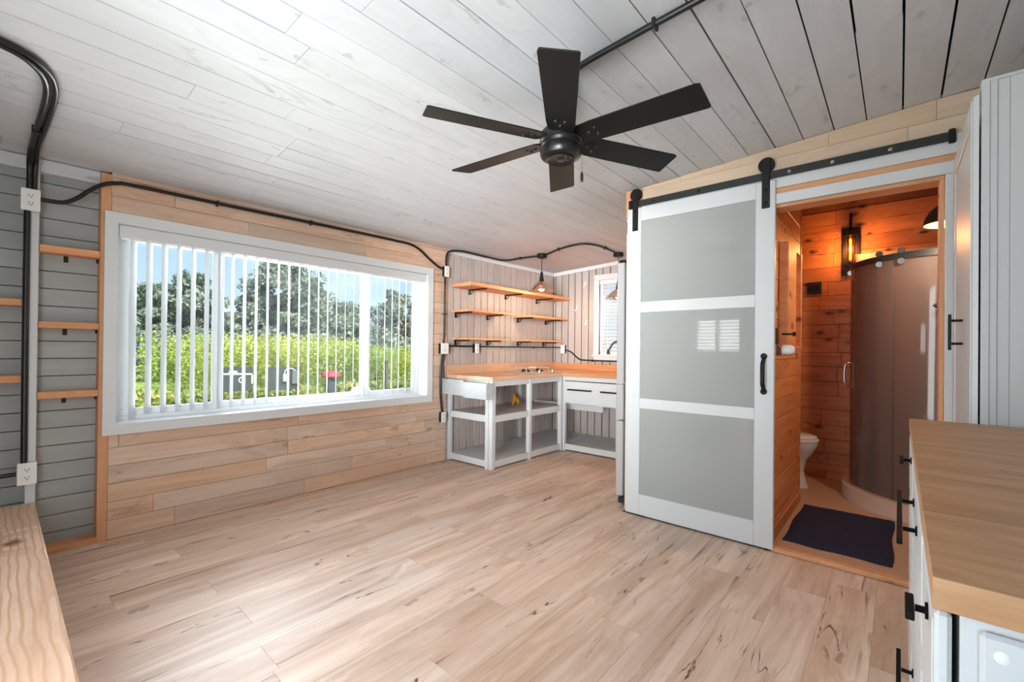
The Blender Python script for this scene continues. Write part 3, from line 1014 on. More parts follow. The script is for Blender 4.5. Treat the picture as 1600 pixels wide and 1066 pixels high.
outlet('wall_outlet', (.002, 3.005, 1.935), 'x', 'small white switch box above the big window corner near the ceiling', w=.030, h=.055, depth=.036)
outlet('wall_outlet', (.002, 2.985, 1.150), 'x', 'square black boxed outlet beside the counter backsplash', w=.05, h=.055, depth=.04)
outlet('wall_outlet', (.0, 3.445, 1.155), 'x', 'black boxed outlet on the conduit under the kitchen shelves', w=.030, h=.052, depth=.04)
outlet('wall_outlet', (.165, YB - .001, 1.154), 'ny', 'outlet in the kitchen corner where the conduit turns', w=.032, h=.055, depth=.036)
outlet('wall_outlet', (.002, 2.982, .455), 'x', 'lowest black boxed outlet beside the counter end', w=.030, h=.052, depth=.036)

def conduit(pts, r, label, clips=(), n=8, mat='conduit_black', grp='black conduit runs'):
    pth = smoothpath(pts, n)
    o = thing('conduit', tuple(pth[len(pth) // 2]), label, 'conduit', grp)
    MB().tube(pth, r, 10).build('pipe', mat, o, smooth=50)
    for (p, ax) in clips:
        p = Vector(p)
        d = {'x': (.006, r * 1.6, r * 1.6), 'y': (r * 1.6, .006, r * 1.6), 'z': (r * 1.6, r * 1.6, .006)}[ax]
        MB().box(p.x - d[0], p.x + d[0], p.y - d[1], p.y + d[1], p.z - d[2], p.z + d[2], .002).build('clip', 'conduit_black', o)
    return o
cz = lambda x, y, d: (x, y, zc(x) - d)
conduit([cz(1.17, -.45, .016), cz(1.13, -.15, .016), cz(1.09, .02, .016), cz(1.02, .09, .016), cz(.92, .123, .016), cz(.75, .131, .016), cz(.4, .120, .016), cz(.16, .112, .018), (.06, .110, 2.13), (.026, .112, 2.08), (.02, .112, 1.976)], .012,
        'thick black ceiling conduit bending down onto the left stud', [((.40, .123, zc(.4) - .016), 'x')])
conduit([cz(1.20, -.45, .016), cz(1.16, -.15, .016), cz(1.115, .04, .016), cz(1.03, .118, .016), cz(.92, .150, .016), cz(.75, .158, .016), cz(.4, .146, .016), cz(.16, .136, .018), (.06, .134, 2.13), (.026, .132, 2.08), (.02, .130, 1.976)], .011,
        'second black conduit alongside the bent ceiling conduit')
conduit([(.016, .106, 1.868), (.016, .106, 1.2), (.016, .108, .522)], .0135, 'straight black conduit down the stud between the two left outlets')
conduit([(.012, .08, .468), (.012, -.1, .466), (.012, YF + .01, .466)], .011, 'short black conduit leaving the low outlet to the left edge')
conduit([(.02, .152, 1.938), (.02, .20, 1.938), (.02, .25, 1.947), (.02, .30, 1.985), (.02, .35, 2.042), (.02, .41, 2.092), (.02, .47, 2.114), (.02, .55, 2.121), (.02, 1.06, 2.125), (.02, 1.59, 2.132), (.02, 2.1, 2.138), (.02, 2.42, 2.139), (.02, 2.56, 2.136), (.02, 2.67, 2.108), (.02, 2.77, 2.048), (.02, 2.87, 1.991), (.02, 2.93, 1.966), (.02, 2.976, 1.962)], .0115,
        'long black conduit running over the top of the wide window', [((.018, .98, 2.123), 'y'), ((.018, 1.62, 2.132), 'y')])
conduit([(.03, 3.003, 1.99), (.03, 3.002, 2.06), (.035, 3.012, 2.115), (.05, 3.05, 2.150), cz(.07, 3.2, .014), cz(.07, 3.5, .014), cz(.075, 3.78, .014), cz(.14, 3.86, .014), cz(.28, 3.888, .014), cz(.40, 3.93, .014), cz(.475, 3.955, .014)], .0105,
        'black ceiling conduit from the window corner to the first pendant', [(cz(.28, 3.888, .012), 'x')])
conduit([cz(.58, 3.965, .014), cz(.66, 3.945, .014), cz(.80, 3.892, .014), cz(.98, 3.868, .014), cz(1.10, 3.90, .014), cz(1.155, 4.03, .014), cz(1.165, 4.2, .014), cz(1.15, 4.42, .014), cz(1.135, 4.53, .014)], .0105,
        'curved black ceiling conduit between the two pendants', [(cz(.80, 3.892, .012), 'x'), (cz(1.165, 4.22, .012), 'y')])
conduit([(.018, 3.0, 1.88), (.018, 3.0, 1.55), (.018, 2.998, 1.3), (.018, 2.99, 1.206)], .0095, 'thin black conduit down the plank edge beside the kitchen shelves', [((.015, 2.999, 1.5), 'z')])
conduit([(.025, 2.975, 1.094), (.02, 2.965, 1.0), (.02, 2.955, .88), (.02, 2.955, .7), (.02, 2.97, .58), (.02, 2.98, .508)], .0105, 'left black cable dropping past the counter end to the low outlet')
conduit([(.025, 3.0, 1.094), (.02, 2.985, 1.0), (.02, 2.988, .91), (.02, 2.992, .85)], .0095, 'right black cable dropping from the square outlet behind the metal panel')
conduit([(.012, 3.035, 1.178), (.012, 3.2, 1.176), (.012, 3.413, 1.175)], .010, 'thick black conduit between square outlet and shelf outlet')
conduit([(.0, 3.477, 1.175), (.0, 4.0, 1.175), (.0, 4.6, 1.175), (.0, 4.86, 1.176), (.03, 4.925, 1.176), (.132, 4.935, 1.176)], .0075, 'thin black conduit along the wall under the lowest shelves', [((-.003, 3.9, 1.172), 'y'), ((-.003, 4.5, 1.172), 'y')])
conduit([(.2, 4.935, 1.14), (.25, 4.935, 1.13), (.30, 4.935, 1.105), (.37, 4.935, 1.05), (.43, 4.935, 1.022), (.55, 4.935, 1.016), (.9, 4.935, 1.014), (1.5, 4.935, 1.012)], .0095, 'black conduit dipping under the kitchen window sill', [((.6, 4.937, 1.012), 'x')])
conduit([cz(2.50, 1.565, .014), cz(2.56, 1.545, .014), cz(2.75, 1.54, .014), cz(3.0, 1.538, .014), cz(3.5, 1.54, .014), cz(4.28, 1.54, .014)], .0125, 'straight black ceiling conduit feeding the fan', [(cz(2.86, 1.54, .012), 'x')])

# ================================================================== CEILING FAN
FX, FY, FZ = 2.413, 1.60, 2.052
fan = thing('ceiling_fan', (FX, FY, zc(FX)), 'black six blade ceiling fan with pull chain', 'ceiling fan')
MB().lathe([(0, zc(FX) - FZ + .002), (.062, zc(FX) - FZ + .002), (.062, .235), (.052, .205), (.03, .195), (.0, .195)], (FX, FY, FZ), 36).build('canopy', 'black_satin', fan, smooth=40)
MB().lathe([(.014, .05), (.014, .24)], (FX, FY, FZ), 16).build('downrod', 'black_satin', fan, smooth=60)
MB().lathe([(0, .085), (.035, .08), (.07, .062), (.088, .042), (.092, .022), (.092, .006), (.086, .0), (.084, -.012), (.078, -.018)], (FX, FY, FZ), 40).build('motor_housing', 'black_satin', fan, smooth=35)
sw = MB().lathe([(.078, -.018), (.086, -.022), (.090, -.034), (.090, -.050), (.084, -.062), (.072, -.068), (.0, -.070)], (FX, FY, FZ), 40).build('switch_housing', 'black_satin', fan, smooth=35)
MB().lathe([(.058, -.068), (.062, -.073), (.058, -.078), (.052, -.074), (.0, -.0745)], (FX, FY, FZ), 40).build('cap_ring', 'black_metal', sw, smooth=35)
MB().lathe([(.0, -.0765), (.014, -.0765), (.017, -.0745)], (FX + .0, FY, FZ), 20).lathe([(.0, -.0765), (.007, -.0765), (.009, -.0745)], (FX + .026, FY + .014, FZ), 16).build('emblem', 'iron_grey', sw, smooth=35)
for i in range(6):
    a = math.radians(-116 + 60 * i)
    d = Vector((math.cos(a), math.sin(a), 0))
    s_ = Vector((-math.sin(a), math.cos(a), 0))
    pit = math.radians(-12)
    sv = s_ * math.cos(pit) + Vector((0, 0, 1)) * math.sin(pit)
    up_ = d.cross(sv)
    c0 = Vector((FX, FY, FZ + .010))
    outline = [(.090, -.042), (.098, -.054), (.16, -.060), (.575, -.069), (.590, -.063), (.598, .060), (.592, .067), (.16, .060), (.098, .054), (.090, .042)]
    pts = [c0 + d * r + sv * w for r, w in outline]
    bl = MB().prism(pts, up_ * .006).build('blade', 'blade_black', fan, fixn=True)
    for (r, w) in ((.135, 0), (.168, -.019), (.168, .019)):
        p = c0 + d * r + sv * w
        mb = MB()
        vs = []
        for (rr, hh) in ((.0085, 0), (.008, -.003), (.005, -.006), (.0, -.007)):
            for k in range(10):
                q = 2 * PI * k / 10
                vs.append(p + (d * math.cos(q) + sv * math.sin(q)) * rr + up_ * hh)
        fs = [(j * 10 + k, j * 10 + (k + 1) % 10, (j + 1) * 10 + (k + 1) % 10, (j + 1) * 10 + k) for j in range(3) for k in range(10)]
        mb.add(vs, fs).build('screw', 'black_satin', bl, smooth=60, fixn=True)
    MB().hexa([c0 + d * .06 + sv * -.03 + up_ * .006, c0 + d * .13 + sv * -.022 + up_ * .006, c0 + d * .13 + sv * .022 + up_ * .006, c0 + d * .06 + sv * .03 + up_ * .006,
               c0 + d * .06 + sv * -.03 + up_ * .011, c0 + d * .13 + sv * -.022 + up_ * .011, c0 + d * .13 + sv * .022 + up_ * .011, c0 + d * .06 + sv * .03 + up_ * .011]).build('blade_iron', 'black_satin', bl, fixn=True)
chx, chy = FX + .075, FY + .052
pc = MB().tube([(chx, chy, FZ - .05), (chx, chy, FZ - .13)], .0014, 6).build('pull_chain', 'grey_pipe', fan)
MB().lathe([(0, 0), (.004, -.001), (.0065, -.012), (.0065, -.034), (.005, -.042), (0, -.043)], (chx, chy, FZ - .128), 12).build('fob', 'black_satin', pc, smooth=50)

# ================================================================== SLIDING BARN DOOR
bd = thing('barn_door', (2.52, 2.955, 0), 'white sliding barn door with three frosted glass panes', 'door')
Y0, Y1 = 2.939, 2.972
bx0, bx1, px0, px1 = 2.060, 2.983, 2.163, 2.881
MB().box(bx0, px0, Y0, Y1, .012, 2.151, .003).build('stile', 'white_paint', bd)
MB().box(px1, bx1, Y0, Y1, .012, 2.151, .003).build('stile', 'white_paint', bd)
for z0, z1 in ((.012, .155), (.752, .822), (1.418, 1.492), (2.056, 2.151)):
    MB().box(px0, px1, Y0, Y1, z0, z1, .002).build('rail', 'white_paint', bd)
for z0, z1 in ((.155, .752), (.822, 1.418), (1.492, 2.056)):
    MB().box(px0, px1, Y0 + .012, Y0 + .018, z0, z1).build('glass_pane', 'frost_glass', bd)
# pull handle
hx = 2.931
hd = MB().tube(smoothpath([(hx, Y0 - .004, .925), (hx, Y0 - .014, .945), (hx, Y0 - .034, .965), (hx, Y0 - .038, 1.0), (hx, Y0 - .038, 1.05), (hx, Y0 - .034, 1.085), (hx, Y0 - .014, 1.105), (hx, Y0 - .004, 1.125)], 5), .0115, 10).build('handle', 'black_metal', bd, smooth=50)
for zz in (.922, 1.128):
    MB().lathe([(0, 0), (.018, 0), (.018, -.005), (.012, -.008), (0, -.008)], (hx, Y0, zz), 18, 'y').build('rosette', 'black_metal', hd, smooth=40)
for sx0, sx1 in ((2.101, 2.142), (2.914, 2.956)):
    cx = (sx0 + sx1) / 2
    hg = MB().box(sx0, sx1, Y0 - .007, Y0 - .0005, 1.992, 2.283, .002).build('hanger_strap', 'black_metal', bd)
    MB().lathe([(0, -.011), (.040, -.011), (.043, -.008), (.038, 0), (.043, .008), (.040, .011), (0, .011)], (cx, 2.949, 2.248), 28, 'y').build('wheel', 'black_satin', hg, smooth=40)
    for zz in (2.02, 2.10):
        MB().lathe([(0, -.008), (.004, -.0075), (.0085, -.004), (.0085, 0)], (cx, Y0 - .007, zz), 12, 'y').build('bolt', 'black_satin', hg, smooth=60)
    MB().lathe([(0, -.006), (.009, -.006), (.009, 0)], (cx, Y0 - .007, 2.248), 12, 'y').build('bolt', 'black_satin', hg, smooth=40)
MB().lathe([(0, 0), (.010, 0), (.010, -.012), (0, -.012)], (2.945, 2.955, .013), 12).build('floor_guide', 'black_metal', bd)

trk = thing('door_track', (2.88, 2.945, 2.18), 'black flat steel track along the wall above the sliding door', 'track')
MB().box(2.075, 3.722, 2.946, 2.952, 2.162, 2.206, .001).build('bar', 'iron_grey', trk)
for xx in (2.25, 2.55, 3.05, 3.25, 3.49):
    MB().lathe([(0, -.005), (.006, -.005), (.010, -.001), (.010, 0)], (xx, 2.946, 2.184), 12, 'y').build('bolt', 'chrome' if xx > 3 else 'black_satin', trk, smooth=40)
    MB().lathe([(.010, 0), (.010, .012)], (xx, 2.951, 2.184), 12, 'y').build('spacer', 'black_satin', trk)
MB().box(3.700, 3.725, 2.940, 2.962, 2.152, 2.218, .004).build('end_stop', 'black_metal', trk)
MB().box(2.068, 2.098, 2.935, 2.960, 2.155, 2.215, .006).build('end_stop', 'black_metal', trk)

# ================================================================== KITCHEN
# left shelf unit (open, two bays)
su = thing('shelf_unit', (.3, 3.7, 0), 'white open counter base with two shelves under the cooktop', 'shelf unit')
CX1 = .615
for yy in (3.09, 3.655, 4.225):
    w = .05 if yy < 3.5 else .042
    MB().box(CX1 - .045, CX1, yy, yy + w, 0, .846, .003).build('post', 'white_paint', su)
MB().box(CX1 - .09, CX1 - .047, 3.084, 3.125, 0, .846, .003).build('post', 'white_paint', su)
for yy in (3.09, 4.225):
    MB().box(XK, XK + .035, yy, yy + .04, 0, .846, .003).build('post', 'white_paint', su)
for (z0, z1, nm) in ((.015, .078, 'rail'), (.446, .512, 'rail'), (.790, .846, 'rail')):
    MB().box(CX1 - .03, CX1 - .006, 3.14, 4.225, z0, z1, .002).build(nm, 'white_paint', su)
    MB().box(XK + .035, CX1 - .09, 3.094, 3.115, z0, z1, .002).build(nm, 'white_paint', su)
for (z0, z1) in ((.055, .074), (.487, .506)):
    MB().box(XK + .002, CX1 - .03, 3.116, YB - .004 if z0 < .2 else 4.35, z0, z1, .002).build('shelf', 'white_paint', su)
# back run drawers
du = thing('drawer_unit', (1.2, 4.6, 0), 'white drawer cabinet with black bar pulls under the kitchen window', 'cabinet')
MB().box(CX1 + .004, CX1 + .03, 4.262, 4.30, 0, .846, .003).build('post', 'white_paint', du)
MB().box(1.93, 1.97, 4.262, 4.30, 0, .846, .003).build('post', 'white_paint', du)
MB().box(1.285, 1.325, 4.262, 4.30, 0, .846, .003).build('post', 'white_paint', du)
MB().box(CX1 + .03, 1.93, 4.270, 4.29, .800, .846, .002).build('rail', 'white_paint', du)
MB().box(CX1 + .03, 1.285, 4.270, 4.29, .015, .080, .002).build('rail', 'white_paint', du)
MB().box(1.325, 1.93, 4.270, 4.29, .015, .080, .002).build('rail', 'white_paint', du)
MB().box(CX1 + .004, 1.97, 4.29, YB - .004, .056, .075, .002).build('shelf', 'white_paint', du)
MB().box(CX1 + .004, 1.97, 4.29, YB - .004, .535, .548, .002).build('drawer_floor', 'white_paint', du)
MB().box(XK, CX1 + .35, 4.56, 4.585, .43, .50, .002).build('stretcher', 'white_paint', du)
df = MB().box(CX1 + .034, 1.925, 4.252, 4.272, .548, .792, .003).build('drawer_front', 'white_paint', du)
for c in (.857, 1.273, 1.69):
    hw = .148
    h_ = MB().tube([(c - hw, 4.218, .702), (c + hw, 4.218, .702)], .0085, 10).build('handle', 'black_metal', df, smooth=50)
    for s_ in (-1, 1):
        MB().tube([(c + s_ * (hw - .012), 4.252, .702), (c + s_ * (hw - .012), 4.216, .702)], .0075, 8).build('handle_post', 'black_metal', h_, smooth=50)

# worktop
wt = thing('worktop', (.5, 4.2, .85), 'L shaped butcher block worktop with upstand along the kitchen walls', 'worktop')
WT0, WT1 = .848, .884
nst = 8
for i in range(nst):
    a = XK + .002 + (.642 - XK) * i / nst
    b_ = XK + .002 + (.642 - XK) * (i + 1) / nst
    MB().box(a, b_ - .0003, 3.060, YB - .003, WT0, WT1, .0008).build('stave', 'butcher_y', wt)
for i in range(nst):
    a = 4.232 + (YB - 4.235) * i / nst
    b_ = 4.232 + (YB - 4.235) * (i + 1) / nst
    MB().box(.643, 1.99, a, b_ - .0003, WT0, WT1, .0008).build('stave', 'butcher_x', wt)
MB().box(XK, XK + .022, 3.062, YB - .002, WT1, .982, .002).build('backsplash', 'butcher_y', wt)
MB().box(XK + .022, 1.99, YB - .024, YB - .002, WT1, .970, .002).build('backsplash', 'butcher_x', wt)

# galvanized end panel
gp = thing('metal_panel', (.3, 3.03, .68), 'galvanized sheet metal panel wrapped round the counter end', 'metal panel')
MB().box(.008, .318, 2.990, 2.994, .690, .845, .001).build('sheet', 'galvanized', gp)
MB().box(.3185, .632, 2.987, 2.991, .676, .828, .001).build('sheet', 'galvanized', gp)
MB().box(.628, .633, 2.991, 3.088, .676, .826, .001).build('return_flange', 'galvanized', gp)
MB().box(.008, .628, 2.994, 3.083, .80, .822, .001).build('top_flange', 'galvanized', gp)

# gas valve under the counter
gv = thing('gas_valve', (.12, 3.95, .507), 'yellow gas shutoff valve on the shelf under the cooktop', 'valve')
MB().tube(smoothpath([(.14, 3.93, .515), (.17, 3.94, .57), (.13, 3.97, .61), (.17, 3.99, .56), (.20, 3.97, .52)], 6), .016, 8).build('hose', 'yellow_plastic', gv, smooth=60)
MB().lathe([(0, 0), (.022, 0), (.026, .02), (.022, .045), (0, .05)], (.16, 3.95, .545), 14).build('valve_body', 'yellow_plastic', gv, smooth=50)
MB().tube([(.06, 4.02, .60), (.16, 4.13, .53), (.26, 4.2, .512)], .005, 8).build('pipe', 'grey_pipe', gv)

# cooktop
ck = thing('cooktop', (.3, 4.05, WT1), 'small stainless two burner gas cooktop set into the worktop', 'cooktop')
MB().box(.06, .55, 3.83, 4.36, WT1 + .001, WT1 + .010, .004).build('plate', 'stainless', ck)
for cy_ in (3.97, 4.22):
    bn = MB().lathe([(0, .030), (.03, .030), (.038, .024), (.040, .012), (.055, .010), (.055, 0)], (.30, cy_, WT1 + .010), 24).build('burner', 'black_satin', ck, smooth=35)
    g = MB()
    for a in range(4):
        q = PI / 4 + a * PI / 2
        g.tube([(.30 + .03 * math.cos(q), cy_ + .03 * math.sin(q), WT1 + .052), (.30 + .115 * math.cos(q), cy_ + .115 * math.sin(q), WT1 + .052), (.30 + .118 * math.cos(q), cy_ + .118 * math.sin(q), WT1 + .010)], .005, 6)
    g.build('grate', 'stainless', ck)
    MB().lathe([(0, .022), (.017, .022), (.019, 0)], (.50, cy_, WT1 + .010), 16).build('knob', 'chrome', ck, smooth=40)

# kitchen wall shelves
def kshelf(y0, y1, z0, z1, xf, brk, label, yflush=False):
    t = thing('kitchen_shelf', (.1, (y0 + y1) / 2, z0), label, 'shelf', 'cedar kitchen shelves')
    MB().box(XK + .001, xf, y0, y1, z0, z1, .003).build('board', 'cedar_shelf', t)
    for yy in brk:
        b = MB().box(XK + .001, xf - .022, yy - .014, yy + .014, z0 - .014, z0 - .0005, .002).build('bracket_arm', 'black_metal', t)
        MB().box(XK + .001, XK + .008, yy - .014, yy + .014, z0 - .055, z0 - .014, .001).build('bracket_plate', 'black_metal', b)
        MB().tube(smoothpath([(XK + .008, yy, z0 - .048), (XK + .03, yy, z0 - .044), (XK + .048, yy, z0 - .03), (XK + .052, yy, z0 - .014)], 4), .005, 8).build('bracket_brace', 'black_metal', b, smooth=60)
    return t
kshelf(3.135, 4.925, 1.792, 1.830, .262, (3.38, 3.97, 4.57), 'long cedar shelf, topmost of the kitchen shelves')
kshelf(3.125, 3.80, 1.530, 1.552, .245, (3.18, 3.66), 'middle cedar kitchen shelf at the window side')
kshelf(4.105, 4.925, 1.530, 1.552, .245, (4.20, 4.77), 'middle cedar kitchen shelf at the corner side')
kshelf(3.130, 3.76, 1.243, 1.263, .215, (3.18, 3.66), 'lowest cedar kitchen shelf at the window side')
kshelf(4.10, 4.85, 1.243, 1.263, .215, (4.20, 4.72), 'lowest cedar kitchen shelf at the corner side')

# pendants
def pendant(x, y, zb, r, label):
    t = thing('pendant_lamp', (x, y, zc(x)), label, 'pendant lamp', 'kitchen pendant lamps')
    zt = zc(x)
    MB().lathe([(0, 0), (.052, 0), (.056, -.012), (.056, -.034), (.048, -.044), (0, -.046)], (x, y, zt - .001), 24).build('canopy', 'black_metal', t, smooth=35)
    MB().tube([(x, y, zt - .04), (x, y, zb + .20)], .0035, 8).build('cord', 'black_metal', t)
    MB().lathe([(0, .21), (.012, .205), (.016, .17), (.022, .13), (.030, .095), (.030, .088)], (x, y, zb), 20).build('socket', 'black_satin', t, smooth=50)
    MB().lathe([(.028, .10), (.045, .088), (.075, .065), (.105, .038), (.130, .010), (r, -.008), (r - .004, -.008), (.127, .008), (.102, .035), (.073, .061), (.045, .084), (.029, .096)], (x, y, zb), 36).build('shade', 'shade_glass', t, smooth=60)
    MB().lathe([(0, .088), (.012, .086), (.014, .065), (.026, .045), (.032, .022), (.028, .004), (.014, -.007), (0, -.009)], (x, y, zb), 20).build('bulb', 'bulb_warm', t, smooth=60)
    add_light('pendant_light', 'POINT', (x, y, zb - .035), 9, (1, .72, .48), radius=.03)
pendant(.526, 3.96, 1.805, .150, 'smoked glass pendant lamp in front of the long top shelf')
pendant(1.134, 4.58, 1.735, .150, 'smoked glass pendant lamp before the kitchen window')

# hooks
for (x, z, l) in ((.478, 1.989, 'white stick-on hook, highest of three near the kitchen window'), (.352, 1.685, 'white stick-on hook nearest the shelves, middle height'), (.498, 1.501, 'white stick-on hook, lowest of the three on the grey wall')):
    t = thing('wall_hook', (x, YB, z), l, 'hook', 'white stick-on hooks')
    MB().box(x - .010, x + .010, YB - .004, YB - .0005, z - .01, z + .035, .002).build('pad', 'white_plastic', t)
    MB().tube(smoothpath([(x + .004, YB - .004, z + .02), (x + .004, YB - .012, z - .01), (x - .002, YB - .018, z - .028), (x - .014, YB - .018, z - .026), (x - .018, YB - .016, z - .012)], 4), .005, 8).build('hook', 'white_plastic', t, smooth=60)

# faucet
fc = thing('faucet', (1.12, 4.75, WT1), 'black gooseneck kitchen faucet below the small window', 'faucet')
MB().lathe([(0, 0), (.026, 0), (.026, .02), (.018, .03), (0, .03)], (1.12, 4.78, WT1), 20).build('base', 'black_metal', fc, smooth=40)
MB().tube(smoothpath([(1.12, 4.78, WT1 + .02), (1.12, 4.78, 1.15), (1.10, 4.78, 1.225), (1.05, 4.77, 1.255), (.99, 4.76, 1.235), (.955, 4.755, 1.19), (.94, 4.75, 1.155)], 6), .011, 10).build('neck', 'iron_grey', fc, smooth=60)
MB().lathe([(0, .06), (.012, .06), (.016, .03), (.022, 0), (0, 0)], (.925, 4.75, 1.10), 16).build('spray_head', 'iron_grey', fc, smooth=40)

# fridge
fr = thing('refrigerator', (2.3, 3.4, 0), 'stainless refrigerator edge showing behind the sliding door', 'refrigerator')
MB().box(2.000, 2.62, 3.06, 3.70, .04, 1.80, .006).build('body', 'dark_gasket', fr)
for z0, z1 in ((.912, 1.805), (.640, .902), (.075, .630)):
    d_ = MB().box(1.928, 1.988, 3.045, 3.705, z0, z1, .006).build('door', 'stainless', fr)
    MB().tube([(1.915, 3.10, z0 + .06 if z0 > .9 else z1 - .03), (1.905, 3.12, z0 + .06 if z0 > .9 else z1 - .03), (1.905, 3.12, z1 - .1 if z0 > .9 else z1 - .03), (1.905, 3.6 if z0 < .9 else 3.12, z1 - .03 if z0 < .9 else z1 - .06)], .008, 8).build('handle', 'stainless', d_)
MB().box(1.94, 2.05, 3.05, 3.12, 1.806, 1.826, .003).build('hinge_cover', 'black_metal', fr)
MB().box(1.975, 2.6, 3.075, 3.68, 0, .04, .004).build('base_grille', 'iron_grey', fr)
MB().box(1.945, 2.02, 3.05, 3.12, .018, .066, .006).build('foot', 'iron_grey', fr)

# ================================================================== BATHROOM
rug = thing('bath_mat', (3.25, 3.53, .02), 'dark navy pile bath mat on the bathroom floor', 'mat')
mb = MB()
nx, ny = 22, 30
vs = []
for j in range(ny + 1):
    for i in range(nx + 1):
        u, v = i / nx, j / ny
        x = 2.995 + .512 * u + .006 * math.sin(v * 9) * (1 if i in (0, nx) else 0)
        y = 3.115 + .835 * v + .008 * math.sin(u * 11 + 1) * (1 if j in (0, ny) else 0) + .02 * u * v
        e = 0 if (i in (0, nx) or j in (0, ny)) else .008
        vs.append((x, y, .0215 + e + R.uniform(0, .003) * (e > 0)))
fs = [(j * (nx + 1) + i, j * (nx + 1) + i + 1, (j + 1) * (nx + 1) + i + 1, (j + 1) * (nx + 1) + i) for j in range(ny) for i in range(nx)]
mb.add(vs, fs).build('pile', 'rug_navy', rug, smooth=80)
MB().box(3.0, 3.5, 3.12, 3.94, .0202, .0212).build('backing', 'rug_navy', rug)

# toilet facing right
tl = thing('toilet', (2.7, 4.46, .02), 'white porcelain toilet half hidden by the cedar partition', 'toilet')
def oval(cx, cy, rx, ry, z, n=32):
    return [(cx + rx * math.cos(2 * PI * k / n), cy + ry * math.sin(2 * PI * k / n), z) for k in range(n)]
def loft(rings, cap=True):
    n = len(rings[0])
    vs = [p for r in rings for p in r]
    fs = [(i * n + k, i * n + (k + 1) % n, (i + 1) * n + (k + 1) % n, (i + 1) * n + k) for i in range(len(rings) - 1) for k in range(n)]
    if cap:
        fs += [tuple(range(n))[::-1], tuple((len(rings) - 1) * n + k for k in range(n))]
    return MB().add(vs, fs)
ty = 4.46
loft([oval(2.76, ty, .20, .115, .021), oval(2.76, ty, .185, .10, .06), oval(2.76, ty, .165, .09, .16), oval(2.77, ty, .175, .11, .25), oval(2.78, ty, .215, .15, .32), oval(2.785, ty, .24, .178, .385), oval(2.785, ty, .242, .182, .41)]).build('bowl', 'porcelain', tl, smooth=50)
loft([oval(2.785, ty, .245, .186, .412), oval(2.785, ty, .247, .188, .425), oval(2.785, ty, .24, .182, .434)]).build('seat', 'porcelain', tl, smooth=50)
loft([oval(2.78, ty, .238, .182, .436), oval(2.78, ty, .238, .182, .448), oval(2.78, ty, .22, .168, .457)]).build('lid', 'porcelain', tl, smooth=50)
tk = MB().box(2.27, 2.46, ty - .2, ty + .2, .40, .76, .02).build('tank', 'porcelain', tl)
MB().box(2.262, 2.468, ty - .21, ty + .21, .762, .79, .01).build('tank_lid', 'porcelain', tk)

# shower enclosure (quarter round)
sh = thing('shower_enclosure', (3.7, 4.4, .02), 'quarter round shower enclosure with hazy curved glass and pale curb', 'shower')
SX, SY, SR = 3.175, 3.96, .585
def shpath(off, x_end=4.095, y_end=4.88, n=18):
    r = SR - off
    cx, cy = SX + SR, SY + SR
    p = [(SX + off, y_end)]
    for k in range(n + 1):
        q = PI + (PI / 2) * k / n
        p.append((cx + r * math.cos(q), cy + r * math.sin(q)))
    p.append((x_end, SY + off))
    return p
def band(o0, o1, z0, z1, n=18, k0=0, k1=None):
    a, b_ = shpath(o0, n=n), shpath(o1, n=n)
    a, b_ = a[k0:k1], b_[k0:k1]
    m = len(a)
    vs = [(x, y, z0) for x, y in a] + [(x, y, z1) for x, y in a] + [(x, y, z1) for x, y in b_] + [(x, y, z0) for x, y in b_]
    fs = []
    for i in range(m - 1):
        for r_ in range(4):
            s2 = (r_ + 1) % 4
            fs.append((r_ * m + i, r_ * m + i + 1, s2 * m + i + 1, s2 * m + i))
    fs += [(0, m, 2 * m, 3 * m), (m - 1, 4 * m - 1, 3 * m - 1, 2 * m - 1)]
    return MB().add(vs, fs)
band(0, .075, .0205, .125).build('curb', 'tray_acrylic', sh, smooth=40, fixn=True)
floorp = shpath(.07)
MB().prism([(x, y, .0205) for x, y in floorp] + [(4.095, 4.88, .0205)], (0, 0, .04)).build('tray', 'tray_acrylic', sh, fixn=True)
band(.050, .058, .126, 1.80, k0=0, k1=14).build('glass_panel', 'shower_glass', sh, smooth=60, fixn=True)
band(.066, .074, .126, 1.80, k0=11).build('glass_door', 'shower_glass', sh, smooth=60, fixn=True)
band(.046, .062, .125, .140).build('bottom_track', 'chrome', sh, smooth=40, fixn=True)
band(.048, .060, 1.80, 1.845).build('header_rail', 'iron_grey', sh, smooth=40, fixn=True)
MB().box(SX + .04, SX + .068, 4.845, 4.882, .125, 1.85, .003).build('wall_post', 'chrome', sh)
pth = shpath(.05)
for i in (3, 11, 14):
    x, y = pth[i]
    for zz in (1.86, 1.785):
        MB().lathe([(0, -.012), (.020, -.012), (.022, 0), (.020, .012), (0, .012)], (x, y, zz), 18, 'y').build('roller', 'iron_grey' if zz > 1.8 else 'chrome', sh, smooth=40)
x, y = pth[3]
MB().tube(smoothpath([(x - .004, y, .885), (x - .03, y - .01, .90), (x - .038, y - .012, .975), (x - .03, y - .01, 1.055), (x - .004, y, 1.07)], 5), .008, 10).build('handle', 'chrome', sh, smooth=60)
MB().box(4.06, 4.095, 3.98, 4.87, .065, 2.0, .003).build('back_panel', 'tray_acrylic', sh)
MB().box(3.24, 4.06, 4.855, 4.88, .065, 2.0, .003).build('back_panel', 'tray_acrylic', sh)
x, y = pth[16]
cadd = MB().tube(smoothpath([(3.735, 3.985, 1.47), (3.70, 3.985, 1.465), (3.735, 3.98, 1.44), (3.722, 3.98, 1.36), (3.735, 3.98, 1.27), (3.72, 3.985, 1.25)], 4), .010, 8).build('towel_hook', 'black_metal', sh, smooth=60)

